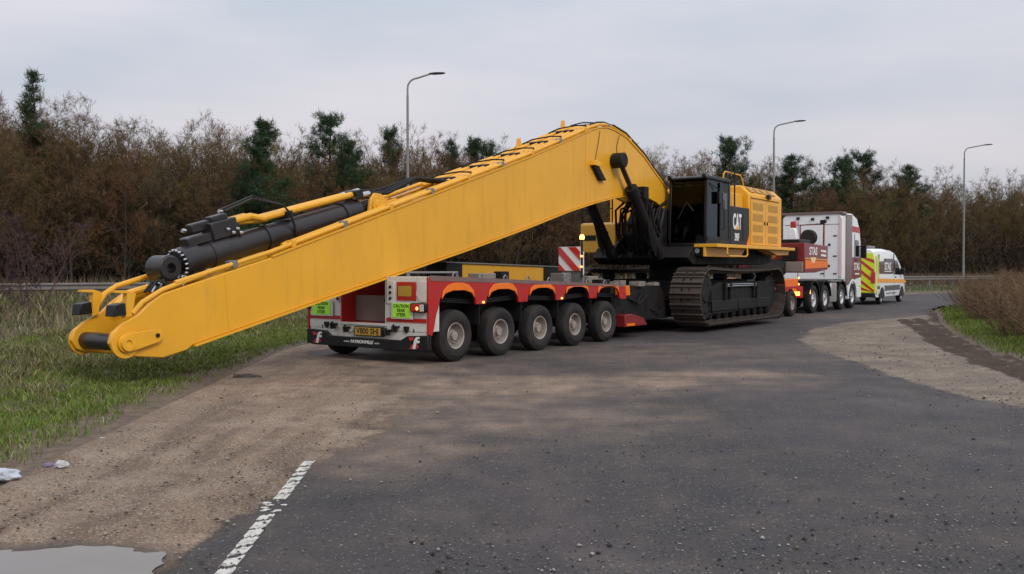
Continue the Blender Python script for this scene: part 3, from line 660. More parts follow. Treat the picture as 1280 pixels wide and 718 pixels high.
PINES = [(50, 94, 15, 0, 1.0, 'tall pine standing alone above the wood at the far left'),
 (316, 152, 10.0, 1, 1.15, 'broad dark green pine above the black hydraulic cylinder'),
 (410, 150, 14, 4, 1.0, 'slim pine just left of the nearest street lamp, taller of a pair'),
 (432, 176, 12, 3, 1.1, 'bushy dark pine beside the slim taller pine in the middle left'),
 (489, 168, 17, 4, .8, 'small pine top just left of the nearest lamp post'),
 (567, 176, 17, 3, .9, 'narrow pine just right of the nearest lamp post'),
 (593, 178, 14, 2, 1.1, 'spreading pine above the middle of the yellow boom'),
 (612, 182, 16, 0, .9, 'small pine at the edge of the boom, rightmost of three'),
 (912, 176, 14, 2, 1.0, 'dark pine standing right behind the black excavator cab'),
 (985, 194, 13, 3, 1.3, 'bushy pine behind the middle street lamp'),
 (1058, 199, 14, 2, 1.0, 'spreading pine above the white tractor cab'),
 (1080, 196, 15, 4, 1.1, 'pine with a flat top just right of the tractor cab'),
 (1140, 207, 14, 3, 1.3, 'low dark evergreen left of the farthest street lamp')]
for u, v, off, k, ws, lab in PINES:
    p = line_at(u, off); zz = gz(p.x, p.y); top = 1.65+(336-v)/1150*p.y; h = top-zz
    tree_thing('pine_tree', PT[k], (p.x, p.y, zz-.1), h/10*ws, rt.uniform(0, 6.28), lab, 'pines rising out of the wood', sz=h/9.9)

# saplings and brambles
def shrub_mesh(seed, H, n, spread, w, mat, nt_=16):
    r = np.random.default_rng(seed); TP, TD, TL, TW = [], [], [], []
    for i in range(n):
        an = r.random()*6.28; rr = r.random()**.5*spread*.45; p = np.array([math.cos(an)*rr, math.sin(an)*rr, 0]); d = norm(np.array([math.cos(an)*.35, math.sin(an)*.35, 1])+r.normal(size=3)*.22); L = H*r.uniform(.45, 1.0)
        for k in range(5):
            TP.append(p.copy()); TD.append(d); TL.append(L/5*1.5); TW.append(w*(1.6-.25*k)); q = p.copy(); p = p+d*L/5; d = norm(d+r.normal(size=3)*.2)
            for j in range(nt_//4):
                u = r.random(); TP.append(q+(p-q)*u); TD.append(norm(d*.6+r.normal(size=3)*.55)); TL.append(r.uniform(.12, .38)*H*.5); TW.append(w*.6)
    V = spikes(np.array(TP), np.array(TD), np.array(TL), np.array(TW), r); return np_mesh('stems', V, np.arange(len(V)), np.full(len(V)//3, 3), mat)
SAP = bare_tree_meshes(71, 3.2, 3, .28, .011, .1, .75); SAPc = SAP[1].copy(); SAPc.materials.clear(); SAPc.materials.append(PURP); SAPt = SAP[0].copy(); SAPt.materials.clear(); SAPt.materials.append(PURP)
for (x, y, s_, lab) in ((-13.6, 26.0, .98, 'leafless purplish sapling left of the boom tip, taller of two'), (-14.7, 25.0, .78, 'leafless purplish sapling at the far left, shorter of two')):
    tree_thing('sapling', (SAPt, SAPc), (x, y, gz(x, y)-.05), s_, s_*9, lab, 'saplings on the left verge', 'sapling')
BS = [shrub_mesh(300+i, 1.5, 90, 1.9, .011, BRAM) for i in range(4)]
bl = []
rt = random.Random(77)
for i in range(95):
    y = rt.uniform(17, 44); 
    e = np.interp(y, [16, 20, 24, 28, 32, 37, 42.5, 49], [8.9, 9.9, 11.4, 13, 14.8, 17, 21, 27]); x = e+rt.uniform(1.7, 5.5)
    if x/y > .66 or x/y < .3: continue
    o = bpy.data.objects.new('bramble_bush', BS[rt.randrange(4)]); COL.objects.link(o); o.location = (x, y, gz(x, y)-.05); o.rotation_euler.z = rt.uniform(0, 6.28); s_ = rt.uniform(.85, 1.2); o.scale = (s_*1.1, s_*1.1, s_)
    dep = 'nearest the muddy track' if y < 27 else 'in the middle' if y < 36 else 'farthest back, near the road bend'; tag(o, 'brown leafless bramble on the right hand island, '+dep, 'bramble', 'brambles on the right hand island, '+dep)

# ------------------------------------------------------------------ street lamps
def street_lamp(u, off, topv, arm, lab):
    p = line_at(u, off); zz = gz(p.x, p.y); H = 1.65+(336-topv)/1150*p.y-zz
    o = empty('street_lamp', (p.x, p.y, zz), 0, lab, 'street lamp', 'street lamps along the crash barrier')
    ad = (-LN*.35+LD).normalized(); pole = MB(); pole.cyl((0,0,-.2), (0,0,1.6), .11, .11, 12); pole.cyl((0,0,1.55), (0,0,H-1.3), .095, .06, 12); pole.build('pole', GREY, o)
    pts = [Vector((0,0,H-1.35))]
    for i in range(7):
        a = R(90)*i/6*.93; pts.append(Vector((0,0,H-.95))+ad*(.55*(1-math.cos(a)))+Vector((0,0,.55*math.sin(a))))
    pts.append(ad*arm+Vector((0,0,H-.12))); ar = MB(); ar.tube(pts, .05, 8); a_ = ar.build('arm', GREY, o)
    hd = MB(); e = ad*arm+Vector((0,0,H-.12)); s_ = ad.cross(Vector((0,0,1)))
    for k0, k1, w0, w1, t0, t1 in ((-.12, .2, .07, .14, .05, .09), (.2, .62, .14, .12, .09, .07), (.62, .75, .12, .05, .07, .03)):
        v = []
        for k, w, tk in ((k0, w0, t0), (k1, w1, t1)):
            for a, b in ((-1, -.5), (1, -.5), (1, .5), (-1, .5)): v.append(e+ad*k+s_*w*a+Vector((0,0,tk*b+k*.08)))
        hd.add(v, [(0,1,2,3),(4,5,6,7),(0,1,5,4),(1,2,6,5),(2,3,7,6),(3,0,4,7)])
    hd.build('lamp_head', DRK, o)
street_lamp(510, 0, 89, 1.25, 'nearest and tallest street lamp, rising behind the yellow boom')
street_lamp(966.5, 0, 149, 1.7, 'middle street lamp, rising behind the yellow engine housing')
street_lamp(1204, 0, 179, 2.0, 'farthest street lamp, standing alone at the right by the barrier')

# ------------------------------------------------------------------ crash barrier
RAILM = paint('weathered galvanised rail', (.17, .155, .145), .6, metal=.3, dirt=.5, dirtcol=(.12, .095, .075), scale=2)
bar = empty('crash_barrier', L0-LN*1.3, math.atan2(LD.y, LD.x), 'long galvanised crash barrier running along the foot of the wood', 'barrier')
prof = [(0,-.155),(.05,-.12),(.05,-.07),(0,-.02),(0,.02),(.05,.07),(.05,.12),(0,.155),(.012,.15),(.062,.12),(.062,.07),(.014,.02),(.014,-.02),(.062,-.07),(.062,-.12),(.012,-.15)]
rm = MB().prism([(-p[0], p[1]) for p in prof], 0, 3.19, 'x').mesh('rail'); rm.materials.append(RAILM)
pm = MB().box(-.06, .06, .0, .1, -.6, .0).mesh('post'); pm.materials.append(GREY)
for i in range(-16, 36):
    w = L0-LN*1.3+LD*(i*3.2); zb = 1.0
    a = bpy.data.objects.new('rail', rm); COL.objects.link(a); a.parent = bar; a.location = (i*3.2, 0, .90)
    a = bpy.data.objects.new('post', pm); COL.objects.link(a); a.parent = bar; a.location = (i*3.2+.1, .008, 1.02); a.scale = (1, 1, 1.5)

# ------------------------------------------------------------------ wheels
def wheel_meshes(r, w, rimr, style):
    # outer face towards +x, centre of the tyre at x = 0
    h = w/2
    ty = MB().lathe([(-h*.72, rimr), (-h*.96, rimr+.05), (-h, (r+rimr)/2), (-h*.93, r-.05), (-h*.72, r-.012), (-h*.45, r), (h*.45, r), (h*.72, r-.012), (h*.93, r-.05), (h*.99, r-.10), (h, (r+rimr)/2+.01), (h*.985, (r+rimr)/2-.012), (h*.97, rimr+.05), (h*.80, rimr+.012), (h*.72, rimr), ], n=44).mesh('tyre'); ty.materials.append(RUB)
    m = MB()
    if style == 'dish':          # deep dished trailer wheel
        m.lathe([(h*.74, rimr+.004), (h*.80, rimr-.004), (h*.74, rimr-.022), (h*.30, rimr-.032), (-h*.1, rimr-.045), (-h*.25, rimr-.085), (-h*.28, rimr*.42), (-h*.28, .0)], n=40)
    else:
        m.lathe([(h*.74, rimr+.004), (h*.80, rimr-.004), (h*.70, rimr-.03), (h*.45, rimr-.04), (h*.40, rimr*.72), (h*.62, rimr*.50), (h*.62, 0)], n=40)
    rm_ = m.mesh('rim'); rm_.materials.append(RIM if style == 'dish' else ALU)
    hb = MB()
    if style == 'dish':
        hb.cyl((-h*.3, 0, 0), (h*.62, 0, 0), .085, .078, 18); hb.cyl((-h*.3, 0, 0), (h*.2, 0, 0), .118, .11, 18)
        for k in range(16):
            a = 2*math.pi*k/16; c = (0, math.cos(a)*rimr*.70, math.sin(a)*rimr*.70); hb.cyl((-h*.3, c[1], c[2]), (h*.35, c[1], c[2]), .014, .007, 6)
    else:
        hb.cyl((h*.4, 0, 0), (h*.95, 0, 0), rimr*.34, rimr*.3, 16)
        for k in range(10):
            a = 2*math.pi*k/10; c = (0, math.cos(a)*rimr*.46, math.sin(a)*rimr*.46); hb.cyl((h*.5, c[1], c[2]), (h*.78, c[1], c[2]), .014, .012, 6)
    hbm = hb.mesh('wheel'); hbm.materials.append(RIM if style == 'dish' else ALU)
    return hbm, ty, rm_
def add_wheel(meshes, parent, loc, right=True, steer=0):
    w = bpy.data.objects.new('wheel', meshes[0]); COL.objects.link(w); w.parent = parent; w.location = loc; w.rotation_euler = (random.uniform(0, 6.28), 0, (0 if right else math.pi)+steer)
    for nm, me in (('tyre', meshes[1]), ('rim', meshes[2])):
        c = bpy.data.objects.new(nm, me); COL.objects.link(c); c.parent = w
    return w
def arc(c, r, a0, a1, n): return [(c[0]+r*math.cos(R(a0+(a1-a0)*i/n)), c[1]+r*math.sin(R(a0+(a1-a0)*i/n))) for i in range(n+1)]

# ------------------------------------------------------------------ low loader trailer
RZ35 = R(-35)
OFF = (0, 0, 0)
TR = empty('low_loader_trailer', W(0, 0), RZ35, 'red and white multi axle low loader trailer carrying the excavator', 'trailer')
AX = [.8+1.36*i for i in range(5)]
TW_ = wheel_meshes(.46, .30, .235, 'dish')
for s_ in AX:
    add_wheel(TW_, TR, (1.325, s_, .46), True, R(random.uniform(-2, 2))); add_wheel(TW_, TR, (-1.325, s_, .46), False)
    MB().cyl((-1.2, s_, .46), (1.2, s_, .46), .06, n=10).box(-.95, -.6, s_-.12, s_+.12, .4, 1.0).box(.6, .95, s_-.12, s_+.12, .4, 1.0).build('axle', DRK, TR)
top = lambda s_: 1.53-.036*s_
# spine and deck
m = MB(); m.prism([(1.25,.62),(1.25,top(1.25)-.06),(7.0,top(7.0)-.06),(7.0,.62)], -.62, .62); m.build('spine', DRK, TR, bevel=.01)
m = MB()
for i, s_ in enumerate(np.arange(1.3, 6.9, .8)): m.prism([(s_, top(s_)-.07), (s_, top(s_)-.012), (s_+.76, top(s_+.76)-.012), (s_+.76, top(s_+.76)-.07)], -1.38, 1.38)
m.build('deck', DRK, TR)
# side panels with wheel arches
for sg in (1, -1):
    pl = [(.09, .50), (.0, .52), (.0, top(0)-.02), (7.0, top(7.0)-.02), (7.12, .95), (6.86, .95)]
    for s_ in AX[::-1]:
        hw = .53
        pl += [(s_+hw, 1.0 if s_ < 6 else .98), (s_+hw-.03, 1.12), (s_+.40, 1.225), (s_+.18, 1.27), (s_-.18, 1.27), (s_-.40, 1.225), (s_-hw+.03, 1.12), (s_-hw, 1.0)]+([(s_-.60, .85), (s_-.66, .62)] if s_ < 1 else [])
    m = MB(); m.prism(pl, 1.44*sg, 1.488*sg); m.build('side_panel', RED, TR, bevel=.006)
    m = MB(); m.prism([(.03, top(0)-.085), (.03, top(0)+.003), (6.98, top(7)+.003), (6.98, top(7)-.05)], 1.489*sg, 1.497*sg); m.build('top_band', paint('dirty pinkish edge', (.20, .12, .11), .5, dirt=.6, dirtcol=(.07, .05, .045), scale=2), TR)
    for i, s_ in enumerate(AX):
        k = min(1.0, (top(s_)-1.12)/.36)
        o_ = [(s_-.47, 1.12), (s_-.43, 1.26), (s_-.30, 1.36), (s_-.12, 1.40), (s_+.12, 1.40), (s_+.30, 1.36), (s_+.43, 1.26), (s_+.47, 1.12), (s_+.38, 1.215), (s_+.17, 1.265), (s_-.17, 1.265), (s_-.38, 1.215)]
        o_ = [(a, min(b, top(s_)-.075) if b > 1.3 else b) for a, b in o_]
        m = MB(); m.prism(o_, 1.489*sg, 1.509*sg); m.build('arch_panel', ORG, TR, bevel=.006)
    for i in range(4):
        c = (AX[i]+AX[i+1])/2+.06
        MB().box(1.08*sg, 1.40*sg, c-.012, c+.012, .62, 1.0).build('mudflap', DRK, TR)
        MB().box(1.489*sg, 1.503*sg, c-.02, c+.02, 1.02, 1.05).build('side_marker', RETR if i % 2 else LAMPA, TR)
# rear: pods either side of the open well
def rear_pod(x0, x1, sg):
    m = MB(); m.box(x0, x1, .012, .34, .56, top(0)-.02); p = m.build('rear_pod', WHT, TR, bevel=.008)
    a, b = x0+.015, x1-.015
    MB().box(a, b, .0, .011, .72, .79).build('red_stripe', RED, p)
    return p
pr = rear_pod(.50, 1.438, 1); pl_ = rear_pod(-1.438, -.62, -1)
# right upper panel: dark red box with ochre board, buffers
MB().box(.76, 1.20, -.004, .010, 1.10, 1.42).build('recess_panel', RED, pr, bevel=.004)
MB().box(.80, 1.10, -.012, -.005, 1.17, 1.35).build('reflector_board', paint('ochre board', (.42,.27,.04), .5, dirt=.4), pr)
MB().box(.53, .70, -.010, .010, 1.04, 1.44).build('hose_plate', WHT, pr, bevel=.004)
for z in (1.13, 1.23, 1.33): MB().lathe([(-.024, 0), (-.024, .024), (-.012, .03), (-.011, .03)], (.615, 0, z), 14, 'y').build('coupling', DRK, pr)
MB().box(-.72, -.64, -.010, .010, 1.04, 1.44).build('hose_plate', WHT, pl_, bevel=.004)
for z in (1.10, 1.2): MB().lathe([(-.024, 0), (-.024, .028), (-.012, .034), (-.011, .034)], (-.68, 0, z), 14, 'y').build('coupling', DRK, pl_)
MB().prism([(1.20, 1.2), (1.24, 1.43), (1.43, 1.43), (1.43, 1.08), (1.3, 1.08)], -.006, .010, 'y').build('corner_plate', WHT, pr, bevel=.004)
def steer_sign(x0, x1, parent):
    b = MB().box(x0-.03, x1+.05, -.028, -.013, .775, 1.065).build('sign_holder', WHT, parent, bevel=.003)
    s_ = MB().box(x0, x1, -.036, -.029, .80, 1.05).build('warning_sign', LIME, TR, bevel=.002, label='lime green sign reading caution rear steer')
    for i, w in enumerate(('CAUTION', 'REAR', 'STEER')): text(w, .078, INK, s_, ((x0+x1)/2, -.0385, 1.0-.076*i), 'rear', bold=.001, sx=1.0)
steer_sign(.68, 1.10, pr); steer_sign(-1.33, -.84, pl_)
def lamp_cluster(x0, x1, lit):
    b = MB().prism([(x0, .93), (x0+.03, .90), (x1-.04, .90), (x1, .94), (x1, 1.03), (x1-.03, 1.06), (x0+.02, 1.06), (x0, 1.04)], -.07, -.0, 'y').build('tail_lamp', BLK, TR, bevel=.008)
    w = (x1-x0-.06)/3
    for i in range(3): MB().box(x0+.03+w*i+.004, x0+.03+w*(i+1)-.004, -.082, -.071, .92, 1.04).build('lens', [RETR, RETR, LENS][i], b, bevel=.004)
    if lit: MB().lathe([(-.092, 0), (-.09, .018), (-.083, .028)], (x0+.03+w*1.45, 0, .97), 16, 'y').build('lit_bulb', LAMPR, b)
lamp_cluster(1.12, 1.47, True); lamp_cluster(-1.47, -1.36, False)
# well between the pods
MB().prism([(.012, .66), (.012, 1.45), (1.2, 1.45), (1.2, .66)], -.625, -.595).build('well_side', RED, TR)
MB().prism([(.012, .66), (.012, 1.45), (1.2, 1.45), (1.2, .66)], .475, .5).build('well_side', WHT, TR)
gp = MB().box(-.592, .472, .36, .39, .69, 1.16).build('well_plate', GPL, TR, bevel=.004)
MB().box(.12, .30, .352, .359, 1.05, 1.10).build('hand_hole', BLK, gp, bevel=.004)
MB().box(-.59, .47, .03, 1.2, .64, .68).build('well_floor', RED, TR)
MB().box(-.63, .50, .0, .05, .635, .68).build('well_sill', WHT, TR, bevel=.006)
# lower rear plate, bumper
MB().prism([(-1.43, .56), (-1.43, .50), (-.95, .47), (-.8, .40), (.85, .40), (1.02, .47), (1.43, .50), (1.43, .56), (.51, .555), (.51, .63), (-.63, .63), (-.63, .555)], .02, .06, 'y').build('lower_plate', WHT, TR, bevel=.004)
bp_ = MB().prism([(-1.48, .26), (-1.48, .53), (-.98, .505), (-.84, .42), (.86, .405), (1.02, .485), (1.48, .51), (1.48, .26), (1.30, .235), (-1.30, .235)], -.03, .08, 'y').build('bumper', BLK, TR, bevel=.012)
text('www.', .055, WINK, bp_, (-.43, -.033, .335), 'rear', sx=1.1); text('FAYMONVILLE', .082, WINK, bp_, (-.06, -.033, .335), 'rear', bold=.002, sx=1.05, shear=.2); text('.com', .055, WINK, bp_, (.31, -.033, .33), 'rear', sx=1.1)
for cx in (-1.2, 1.18):
    MB().prism([(cx-.03, .27), (cx+.03, .27), (cx+.06, .38), (cx+.10, .37), (cx+.13, .395), (cx+.12, .42), (cx+.075, .415), (cx+.085, .445), (cx+.135, .455), (cx+.115, .485), (cx+.05, .475), (cx+.01, .43)], -.036, -.031, 'y').build('emblem', WINK, bp_)
    MB().prism([(cx-.12, .47), (cx+.0, .47), (cx-.02, .42), (cx-.10, .41)], -.036, -.031, 'y').build('emblem', RINK, bp_)
    MB().prism([(cx-.10, .27), (cx-.04, .27), (cx-.01, .36), (cx-.05, .34)], -.036, -.031, 'y').build('emblem', RINK, bp_)
    MB().prism([(cx+.04, .275), (cx+.11, .30), (cx+.07, .365)], -.036, -.031, 'y').build('emblem', RINK, bp_)
np_ = MB().box(-.25, .46, -.03, .018, .445, .615).build('plate_holder', BLK, TR, bevel=.006)
MB().box(-.22, .40, -.037, -.031, .462, .598).build('number_plate', PLATE, np_, bevel=.003)
text('V800 SHJ', .15, INK, np_, (.09, -.039, .53), 'rear', bold=.002, sx=.95)
for cx, z in ((-.98, .62), (.98, .60)):
    MB().prism([(cx-.06, z+.05), (cx+.06, z+.05), (cx+.05, z-.03), (cx, z-.07), (cx-.05, z-.03)], -.02, .018, 'y').build('tow_eye', DRK, TR, bevel=.01)
for cx, z in ((-.78, .60), (.74, .60), (-.45, .55), (.56, .53)):
    m = MB(); m.tube([(cx-.05, .0, z+.07), (cx-.04, -.06, z+.03), (cx, -.08, z-.05), (cx+.05, -.05, z-.02), (cx+.07, .01, z+.05)], .018, 7); m.box(cx-.045, cx+.025, -.045, .018, z-.05, z+.05); m.build('air_coupling', DRK, TR, bevel=.006)
MB().lathe([(-.02, 0), (-.02, .02), (.0, .022)], (-.34, 0, .53), 12, 'y').build('reverse_lamp', LENS, TR)
for cx in (-1.1, 1.14): MB().box(cx-.012, cx+.012, .008, .019, .55, .61).build('hook_slot', BLK, TR)
# plate and tube rail on the deck edge
m = MB(); m.box(.60, 1.40, .36, 1.6, 1.42, 1.47); m.tube([(.7, .4, 1.47), (.7, .4, 1.58), (1.0, 1.4, 1.58), (1.0, 1.4, 1.47)], .02, 6); m.build('deck_rail', GREY, TR)
# striped marker board with lamp pole
mk = MB().box(1.00, 1.32, 5.40, 5.46, 1.30, 1.66).build('marker_bracket', GREY, TR, bevel=.006)
bd = MB().box(.72, 1.28, 5.36, 5.395, 1.60, 2.13).build('marker_board', WINK, TR, bevel=.003, label='red and white striped marker board')
for c in (-.42, -.02, .38, .78):
    q_ = [(c, 0), (c+.2, 0), (c+.2-.53, .53), (c-.53, .53)]
    clip = []
    def cl(poly_, xlim, keep):
        o_ = []
        for i in range(len(poly_)):
            a, b = poly_[i], poly_[(i+1) % len(poly_)]; ia, ib = keep(a[0]), keep(b[0])
            if ia: o_.append(a)
            if ia != ib: u_ = (xlim-a[0])/(b[0]-a[0]); o_.append((xlim, a[1]+u_*(b[1]-a[1])))
        return o_
    q_ = cl(q_, .004, lambda x: x >= .004); q_ = cl(q_, .556, lambda x: x <= .556) if q_ else q_
    if len(q_) > 2: MB().prism([(.72+a, 1.602+b*.987) for a, b in q_], 5.350, 5.3575, 'y').build('red_band', RETR, bd)
pol = MB().cyl((1.31, 5.38, 1.45), (1.31, 5.38, 2.30), .022, n=8).build('lamp_pole', BLK, TR)
MB().lathe([(0, 0), (0, .05), (.06, .055), (.10, .03), (.11, 0)], (1.31, 5.38, 2.29), 14, 'z').build('beacon', LAMPA, pol)
for z in (1.92, 1.69): MB().lathe([(-.05, 0), (-.045, .018), (-.02, .022), (0, .022)], (1.31, 5.38, z), 10, 'y').build('marker_lamp', LAMPR, pol)
MB().box(1.285, 1.345, 5.385, 5.41, 1.52, 2.02).build('reflective_strip', WINK, pol)
for i in range(8):
    s_ = .9+.78*i; m = MB(); m.tube([(1.33, s_-.06, top(s_)-.01), (1.33, s_-.05, top(s_)+.05), (1.33, s_, top(s_)+.085), (1.33, s_+.05, top(s_)+.05), (1.33, s_+.06, top(s_)-.01)], .014, 6); m.build('lashing_ring', GREY, TR)
for i, (x0, y0, dx, dy, h_) in enumerate(((.85, 1.9, .30, .5, .10), (.95, 2.6, .2, .25, .16), (.8, 4.9, .35, .3, .2), (.5, 6.2, .5, .45, .17), (1.0, 6.35, .25, .4, .1), (-.3, 6.55, .6, .3, .14))):
    MB().box(x0, x0+dx, y0, y0+dy, top(y0+dy)-.012, top(y0)+h_).build('deck_block', (GPL, DRK, GREY)[i % 3], TR, bevel=.012)
for sg_ in (1,):
    for k in range(3):
        m = MB(); m.tube([(1.30, .3+.02*k, 1.14-.03*k), (1.33, 1.5, 1.07-.03*k), (1.33, 2.8, 1.12-.03*k), (1.33, 4.2, 1.06-.03*k), (1.33, 5.6, 1.11-.03*k), (1.30, 6.9, 1.06-.03*k)], .014, 6); m.build('air_line', DRK, TR)
# sloping front of the bogie and the long spine bed
m = MB(); m.prism([(7.0, .42), (7.0, 1.26), (9.6, 1.22), (10.0, .80), (10.0, .36)], -1.15, 1.15); m.build('bogie_front', DRK, TR, bevel=.02)
m = MB(); m.prism([(7.14, .28), (7.14, .56), (7.5, .58), (8.1, .46), (8.3, .28)], 1.16, 1.44); m.build('side_step', DRED, TR, bevel=.015)  # shade on the red step is put into the colour by the darker red
m = MB(); m.prism([(7.14, .28), (7.14, .56), (7.5, .58), (8.1, .46), (8.3, .28)], -1.44, -1.16); m.build('side_step', DRED, TR, bevel=.015)  # same painted shade as the near step
m = MB(); m.prism([(7.16, 1.02), (7.16, 1.25), (7.32, 1.25), (7.36, 1.02)], 1.16, 1.46); m.build('corner_bracket', ORG, TR, bevel=.01)
MB().box(1.446, 1.456, 7.2, 7.6, .30, .36).build('side_reflector', ORG, TR)
rc = random.Random(3)
m = MB()
for i in range(5):
    y0 = rc.uniform(7.4, 9.8); z0 = rc.uniform(.6, 1.15); m.tube([(1.16, y0, z0), (1.25, y0+rc.uniform(.1, .4), z0-.12), (1.20, y0+rc.uniform(.5, .9), z0+rc.uniform(-.1, .2))], .022, 6)
each(m, 'chain', DRK, TR)
m = MB()
for i in range(22): x0, y0, z0 = rc.uniform(-1.0, 1.1), rc.uniform(7.3, 9.4), 1.22; m.box(x0, x0+rc.uniform(.08, .3), y0, y0+rc.uniform(.1, .4), z0, z0+rc.uniform(.03, .14))
each(m, 'lashing_gear', GPL, TR)
MB().prism([(10.0, .34), (10.0, .815), (18.2, .815), (18.2, .34)], -.85, .85).build('spine_bed', DRK, TR, bevel=.02)
# gooseneck
gn = MB().prism([(21.15, 1.50), (21.15, 2.58), (24.0, 2.52), (24.0, 1.62), (22.4, 1.50)], -1.2, 1.24).build('gooseneck', DRED, TR, bevel=.02, label='dark red gooseneck box with white lettering and orange stripes')
MB().box(.45, .98, 21.05, 21.152, 1.95, 2.42).build('rear_recess', BLK, gn)
MB().box(-1.2, 1.0, 21.12, 21.148, 1.52, 1.92).build('rear_plate', paint('maroon', (.13,.01,.015), .4), gn)
MB().prism([(21.2, 1.64), (21.2, 1.96), (23.97, 1.93), (23.97, 1.70)], 1.243, 1.25).build('orange_stripe', ORG, gn)
MB().prism([(21.2, 2.0), (21.2, 2.04), (23.97, 2.0), (23.97, 1.965)], 1.243, 1.25).build('orange_stripe', ORGS, gn)
text('STAS', .40, WINK, gn, (1.2435, 22.15, 2.28), 'side', bold=.01, sx=1.1, shear=.1)
MB().prism([(21.75, 2.06), (22.5, 2.06), (22.25, 1.86), (22.0, 1.86)], 1.251, 1.256).build('arrow_badge', paint('pale gold', (.9,.65,.3), .4), gn)
for z in (2.36, 2.2): MB().prism([(23.1, z), (23.75, z-.02), (23.75, z-.10), (23.1, z-.08)], 1.2435, 1.248).build('small_lettering', WINK, gn)
MB().box(.55, 1.2, 21.02, 21.14, 1.53, 1.9).build('tool_box', GPL, gn, bevel=.01)
MB().prism([(17.4, .60), (17.4, .95), (20.4, 1.55), (21.16, 2.0), (21.16, 1.52), (19.6, .95), (18.6, .62)], -.6, .6).build('neck_arm', DRK, TR, bevel=.02)
m = MB(); m.box(-1.1, 1.0, 21.3, 22.6, 2.585, 2.72); m.build('spare_tyre_rack', BLK, gn, bevel=.03)
m = MB(); m.tube([(1.1, 23.9, 2.5), (1.1, 23.9, 3.38), (.2, 23.9, 3.34), (.2, 23.9, 2.5)], .035, 6); m.build('light_frame', DRED, gn); MB().box(.98, 1.2, 23.82, 23.96, 3.39, 3.52).build('work_lamp', BLK, gn, bevel=.01)
MB().lathe([(-.16, .0), (-.16, .26), (-.1, .30), (.1, .30), (.16, .26), (.16, 0)], (.72, 23.3, 2.84), 20, 'y').build('spare_wheel', RUB, gn)
MB().prism([(.02, 2.56), (.42, 2.56), (.34, 3.05), (.30, 3.2), (.12, 3.2), (.08, 3.05)], 22.9, 23.2, 'y').build('oil_tank', CWHT, gn, bevel=.03)
MB().box(.12, .30, 22.95, 23.15, 3.205, 3.45).build('red_valve', RED, gn, bevel=.02)
m = MB(); m.tube([(.0, 21.6, 2.7), (.0, 21.6, 2.95), (-.5, 21.6, 2.95), (-.5, 21.6, 2.7)], .03, 6); m.cyl((.0, 21.6, 2.7), (.08, 21.6, 3.12), .04); m.build('crank', BLK, gn)
MB().box(-1.1, -.35, 22.2, 23.2, 2.73, 3.15).build('white_locker', CWHT, gn, bevel=.02)

# dolly under the gooseneck
OFF = (0, 19, 0)
DO = empty('dolly', W(0, 19), RZ35, 'small red two axle dolly between the excavator tracks and the tractor', 'trailer')
for s_ in (18.2, 19.5):
    add_wheel(TW_, DO, (1.22, s_-19, .46)); add_wheel(TW_, DO, (-1.22, s_-19, .46), False); MB().cyl((-1.1, s_, .46), (1.1, s_, .46), .06).build('axle', DRK, DO)
MB().prism([(17.6, .55), (17.6, .92), (20.9, .95), (20.9, .60)], -.55, .55).build('chassis', DRK, DO, bevel=.02)
for sg in (1, -1):
    m = MB(); o_ = [(17.65, .80), (17.65, 1.02), (20.3, 1.06), (20.3, .86)]
    for s_ in (19.5, 18.2): o_ += [(s_+.52, .86), (s_+.3, .965), (s_-.3, .965), (s_-.52, .86)]
    m.prism(o_, .98*sg, 1.36*sg); m.build('mudguard', RED, DO, bevel=.01)
    MB().prism([(18.9, 1.03), (18.9, 1.28), (20.25, 1.3), (20.25, 1.05)], 1.0*sg, 1.30*sg).build('side_box', ORG, DO, bevel=.015)
MB().box(1.0, 1.36, 20.31, 20.6, .62, 1.02).build('lamp_bracket', RED, DO, bevel=.01)
MB().box(1.08, 1.34, 20.27, 20.305, .70, .84).build('tail_lamp', LAMPR, DO)
for z in (1.1, 1.32): MB().lathe([(0, 0), (.004, .035), (.03, .03), (.035, 0)], (1.26, 20.4, z), 10, 'x').build('marker_lamp', LAMPR, DO)
MB().box(-1.0, 1.15, 17.3, 17.55, .9, 1.25).build('cross_beam', DRK, DO, bevel=.01)

# yellow beam lying on the rear deck
OFF = (.2, 4.2, 0)
BE = empty('steel_beam', W(.2, 4.2, 0), RZ35, 'yellow painted box beam with dark ends lying on the trailer deck', 'beam')
zb = lambda s_: top(s_)-.008
MB().prism([(2.55, zb(2.55)), (2.55, 1.75), (5.55, 1.69), (5.55, zb(5.55))], -.3, .2).build('beam', paint('ochre yellow', (.62,.31,.02), .45, dirt=.4, dirtcol=(.2,.1,.02)), BE, bevel=.01)
MB().prism([(2.05, zb(2.05)), (2.05, 1.76), (2.545, 1.752), (2.545, zb(2.545))], -.32, .22).build('end_block', DRK, BE, bevel=.01)
MB().prism([(5.555, zb(5.555)), (5.555, 1.69), (6.3, 1.67), (6.3, zb(6.3))], -.32, .22).build('end_block', DRK, BE, bevel=.01)
MB().prism([(2.0, 1.765), (2.0, 1.79), (6.32, 1.70), (6.32, 1.68)], -.34, .24).build('cover_strip', GREY, BE)

# ------------------------------------------------------------------ excavator
OFF = (0, 13.1, 0)
EX = empty('excavator', W(0, 13.1), RZ35, 'large yellow crawler excavator with a long boom, loaded on the trailer', 'excavator')
